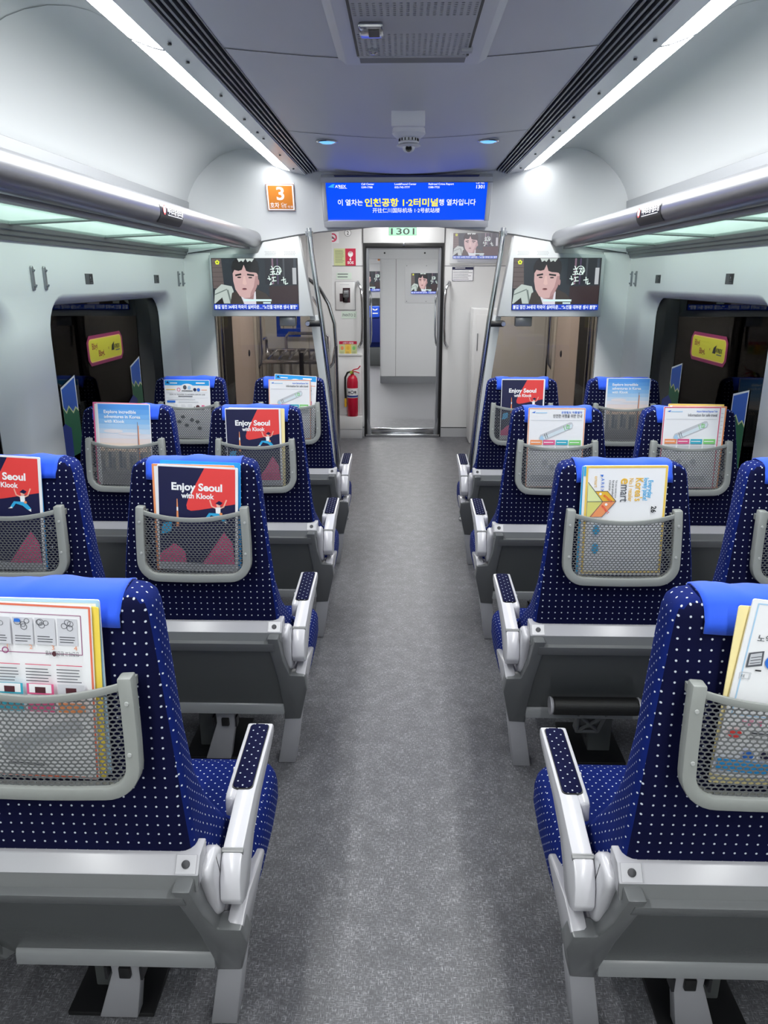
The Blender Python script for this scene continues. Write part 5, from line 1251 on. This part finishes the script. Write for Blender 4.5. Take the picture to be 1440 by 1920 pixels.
# row 1
place('safety_card', 'upside down safety card with grey boxes, nearest left seat pocket', b_card, -1, 0, -.655, 1.118, .225, -2.5, 0)
place('brochure', 'yellow sheet behind the upside down card, nearest left seat', solid(YELL), -1, 0, -.646, 1.114, .228, -2.5, 1)
place('brochure', 'white sheet rearmost in the nearest left seat pocket', plain(I_PALE), -1, 0, -.638, 1.121, .228, -1.0, 2)
place('safety_card', 'tilted white card with pale blue border, nearest right seat pocket', b_ticket, 1, 0, .624, 1.128, .215, -6.5, 0, z0=.812)
place('brochure', 'cream sheet behind the tilted card, nearest right seat', solid(I_CREAM), 1, 0, .630, 1.118, .225, -3, 1)
# row 2
place('brochure', 'red and navy brochure in second row left aisle pocket', b_enjoy, -1, 1, -.622, 1.113, .236, -2.5, 0)
place('brochure', 'orange edged sheet behind the second row red brochure', plain(I_ORANGE), -1, 1, -.628, 1.116, .242, -1, 1)
place('brochure', 'blue sheet rearmost in second row left aisle pocket', solid(mat('ink_leaf_blue', rgb(40, 158, 232), .45)), -1, 1, -.614, 1.124, .236, -2.0, 2)
place('brochure', 'red and navy brochure cut by the left picture edge', b_enjoy, -1, 1, -1.202, 1.142, .232, -3, 0)
place('brochure', 'blue sheet behind the brochure at the left picture edge', solid(mat('ink_leaf_blue', rgb(40, 158, 232), .45)), -1, 1, -1.20, 1.12, .235, -2, 1)
place('brochure', 'yellow framed white brochure in second row right aisle pocket', b_mart, 1, 1, .630, 1.122, .240, 0.6, 0)
place('brochure', 'blue edged sheet behind the yellow framed brochure', plain(I_CYAN), 1, 1, .624, 1.118, .242, 0, 1)
# row 3
place('brochure', 'red and navy brochure in third row left aisle pocket', b_enjoy, -1, 2, -.634, 1.121, .232, 0.2, 0)
place('brochure', 'cream sheet behind the third row red brochure', solid(I_CREAM), -1, 2, -.625, 1.121, .234, -.8, 1)
place('brochure', 'sky blue tower brochure in third row left window pocket', b_explore, -1, 2, -1.184, 1.137, .226, -1.2, 0)
place('brochure', 'pink edged sheet behind the left sky brochure', plain(I_PINK), -1, 2, -1.198, 1.140, .230, -1.5, 1)
place('safety_card', 'orange bordered train diagram card with Korean title', b_safe(I_ORANGE, '안전한 여행을 위한 안내', '공항철도 직통열차'), 1, 2, .620, 1.127, .234, 0, 0)
place('safety_card', 'magenta bordered train diagram card in third row right window pocket', b_safe(I_MAG, 'Information for safe travel', 'Airport Railroad Express Train'), 1, 2, 1.170, 1.134, .232, 0, 0)
place('brochure', 'orange edged sheet behind the magenta bordered card', plain(I_ORANGE), 1, 2, 1.196, 1.136, .222, -.6, 1)
place('brochure', 'yellow framed sheet rearmost behind the magenta bordered card', plain(I_YEL), 1, 2, 1.185, 1.143, .226, -.5, 2)
# row 4
place('safety_card', 'train diagram card in fourth row left aisle pocket', b_safe(I_ORANGE, 'Information for safe travel', 'Airport Railroad Express Train'), -1, 3, -.627, 1.115, .228, -.6, 0)
place('leaflet', 'tilted blue headed leaflet behind the fourth row train diagram card', b_leaf, -1, 3, -.612, 1.138, .228, -3.5, 2.3)
place('leaflet', 'blue headed leaflet in fourth row left window pocket', b_leaf, -1, 3, -1.184, 1.112, .248, -.5, 0)
place('brochure', 'red and navy brochure in fourth row right aisle pocket', b_enjoy, 1, 3, .632, 1.122, .232, 0, 0)
place('brochure', 'sky blue tower brochure in fourth row right window pocket', b_explore, 1, 3, 1.190, 1.128, .232, 0, 0)
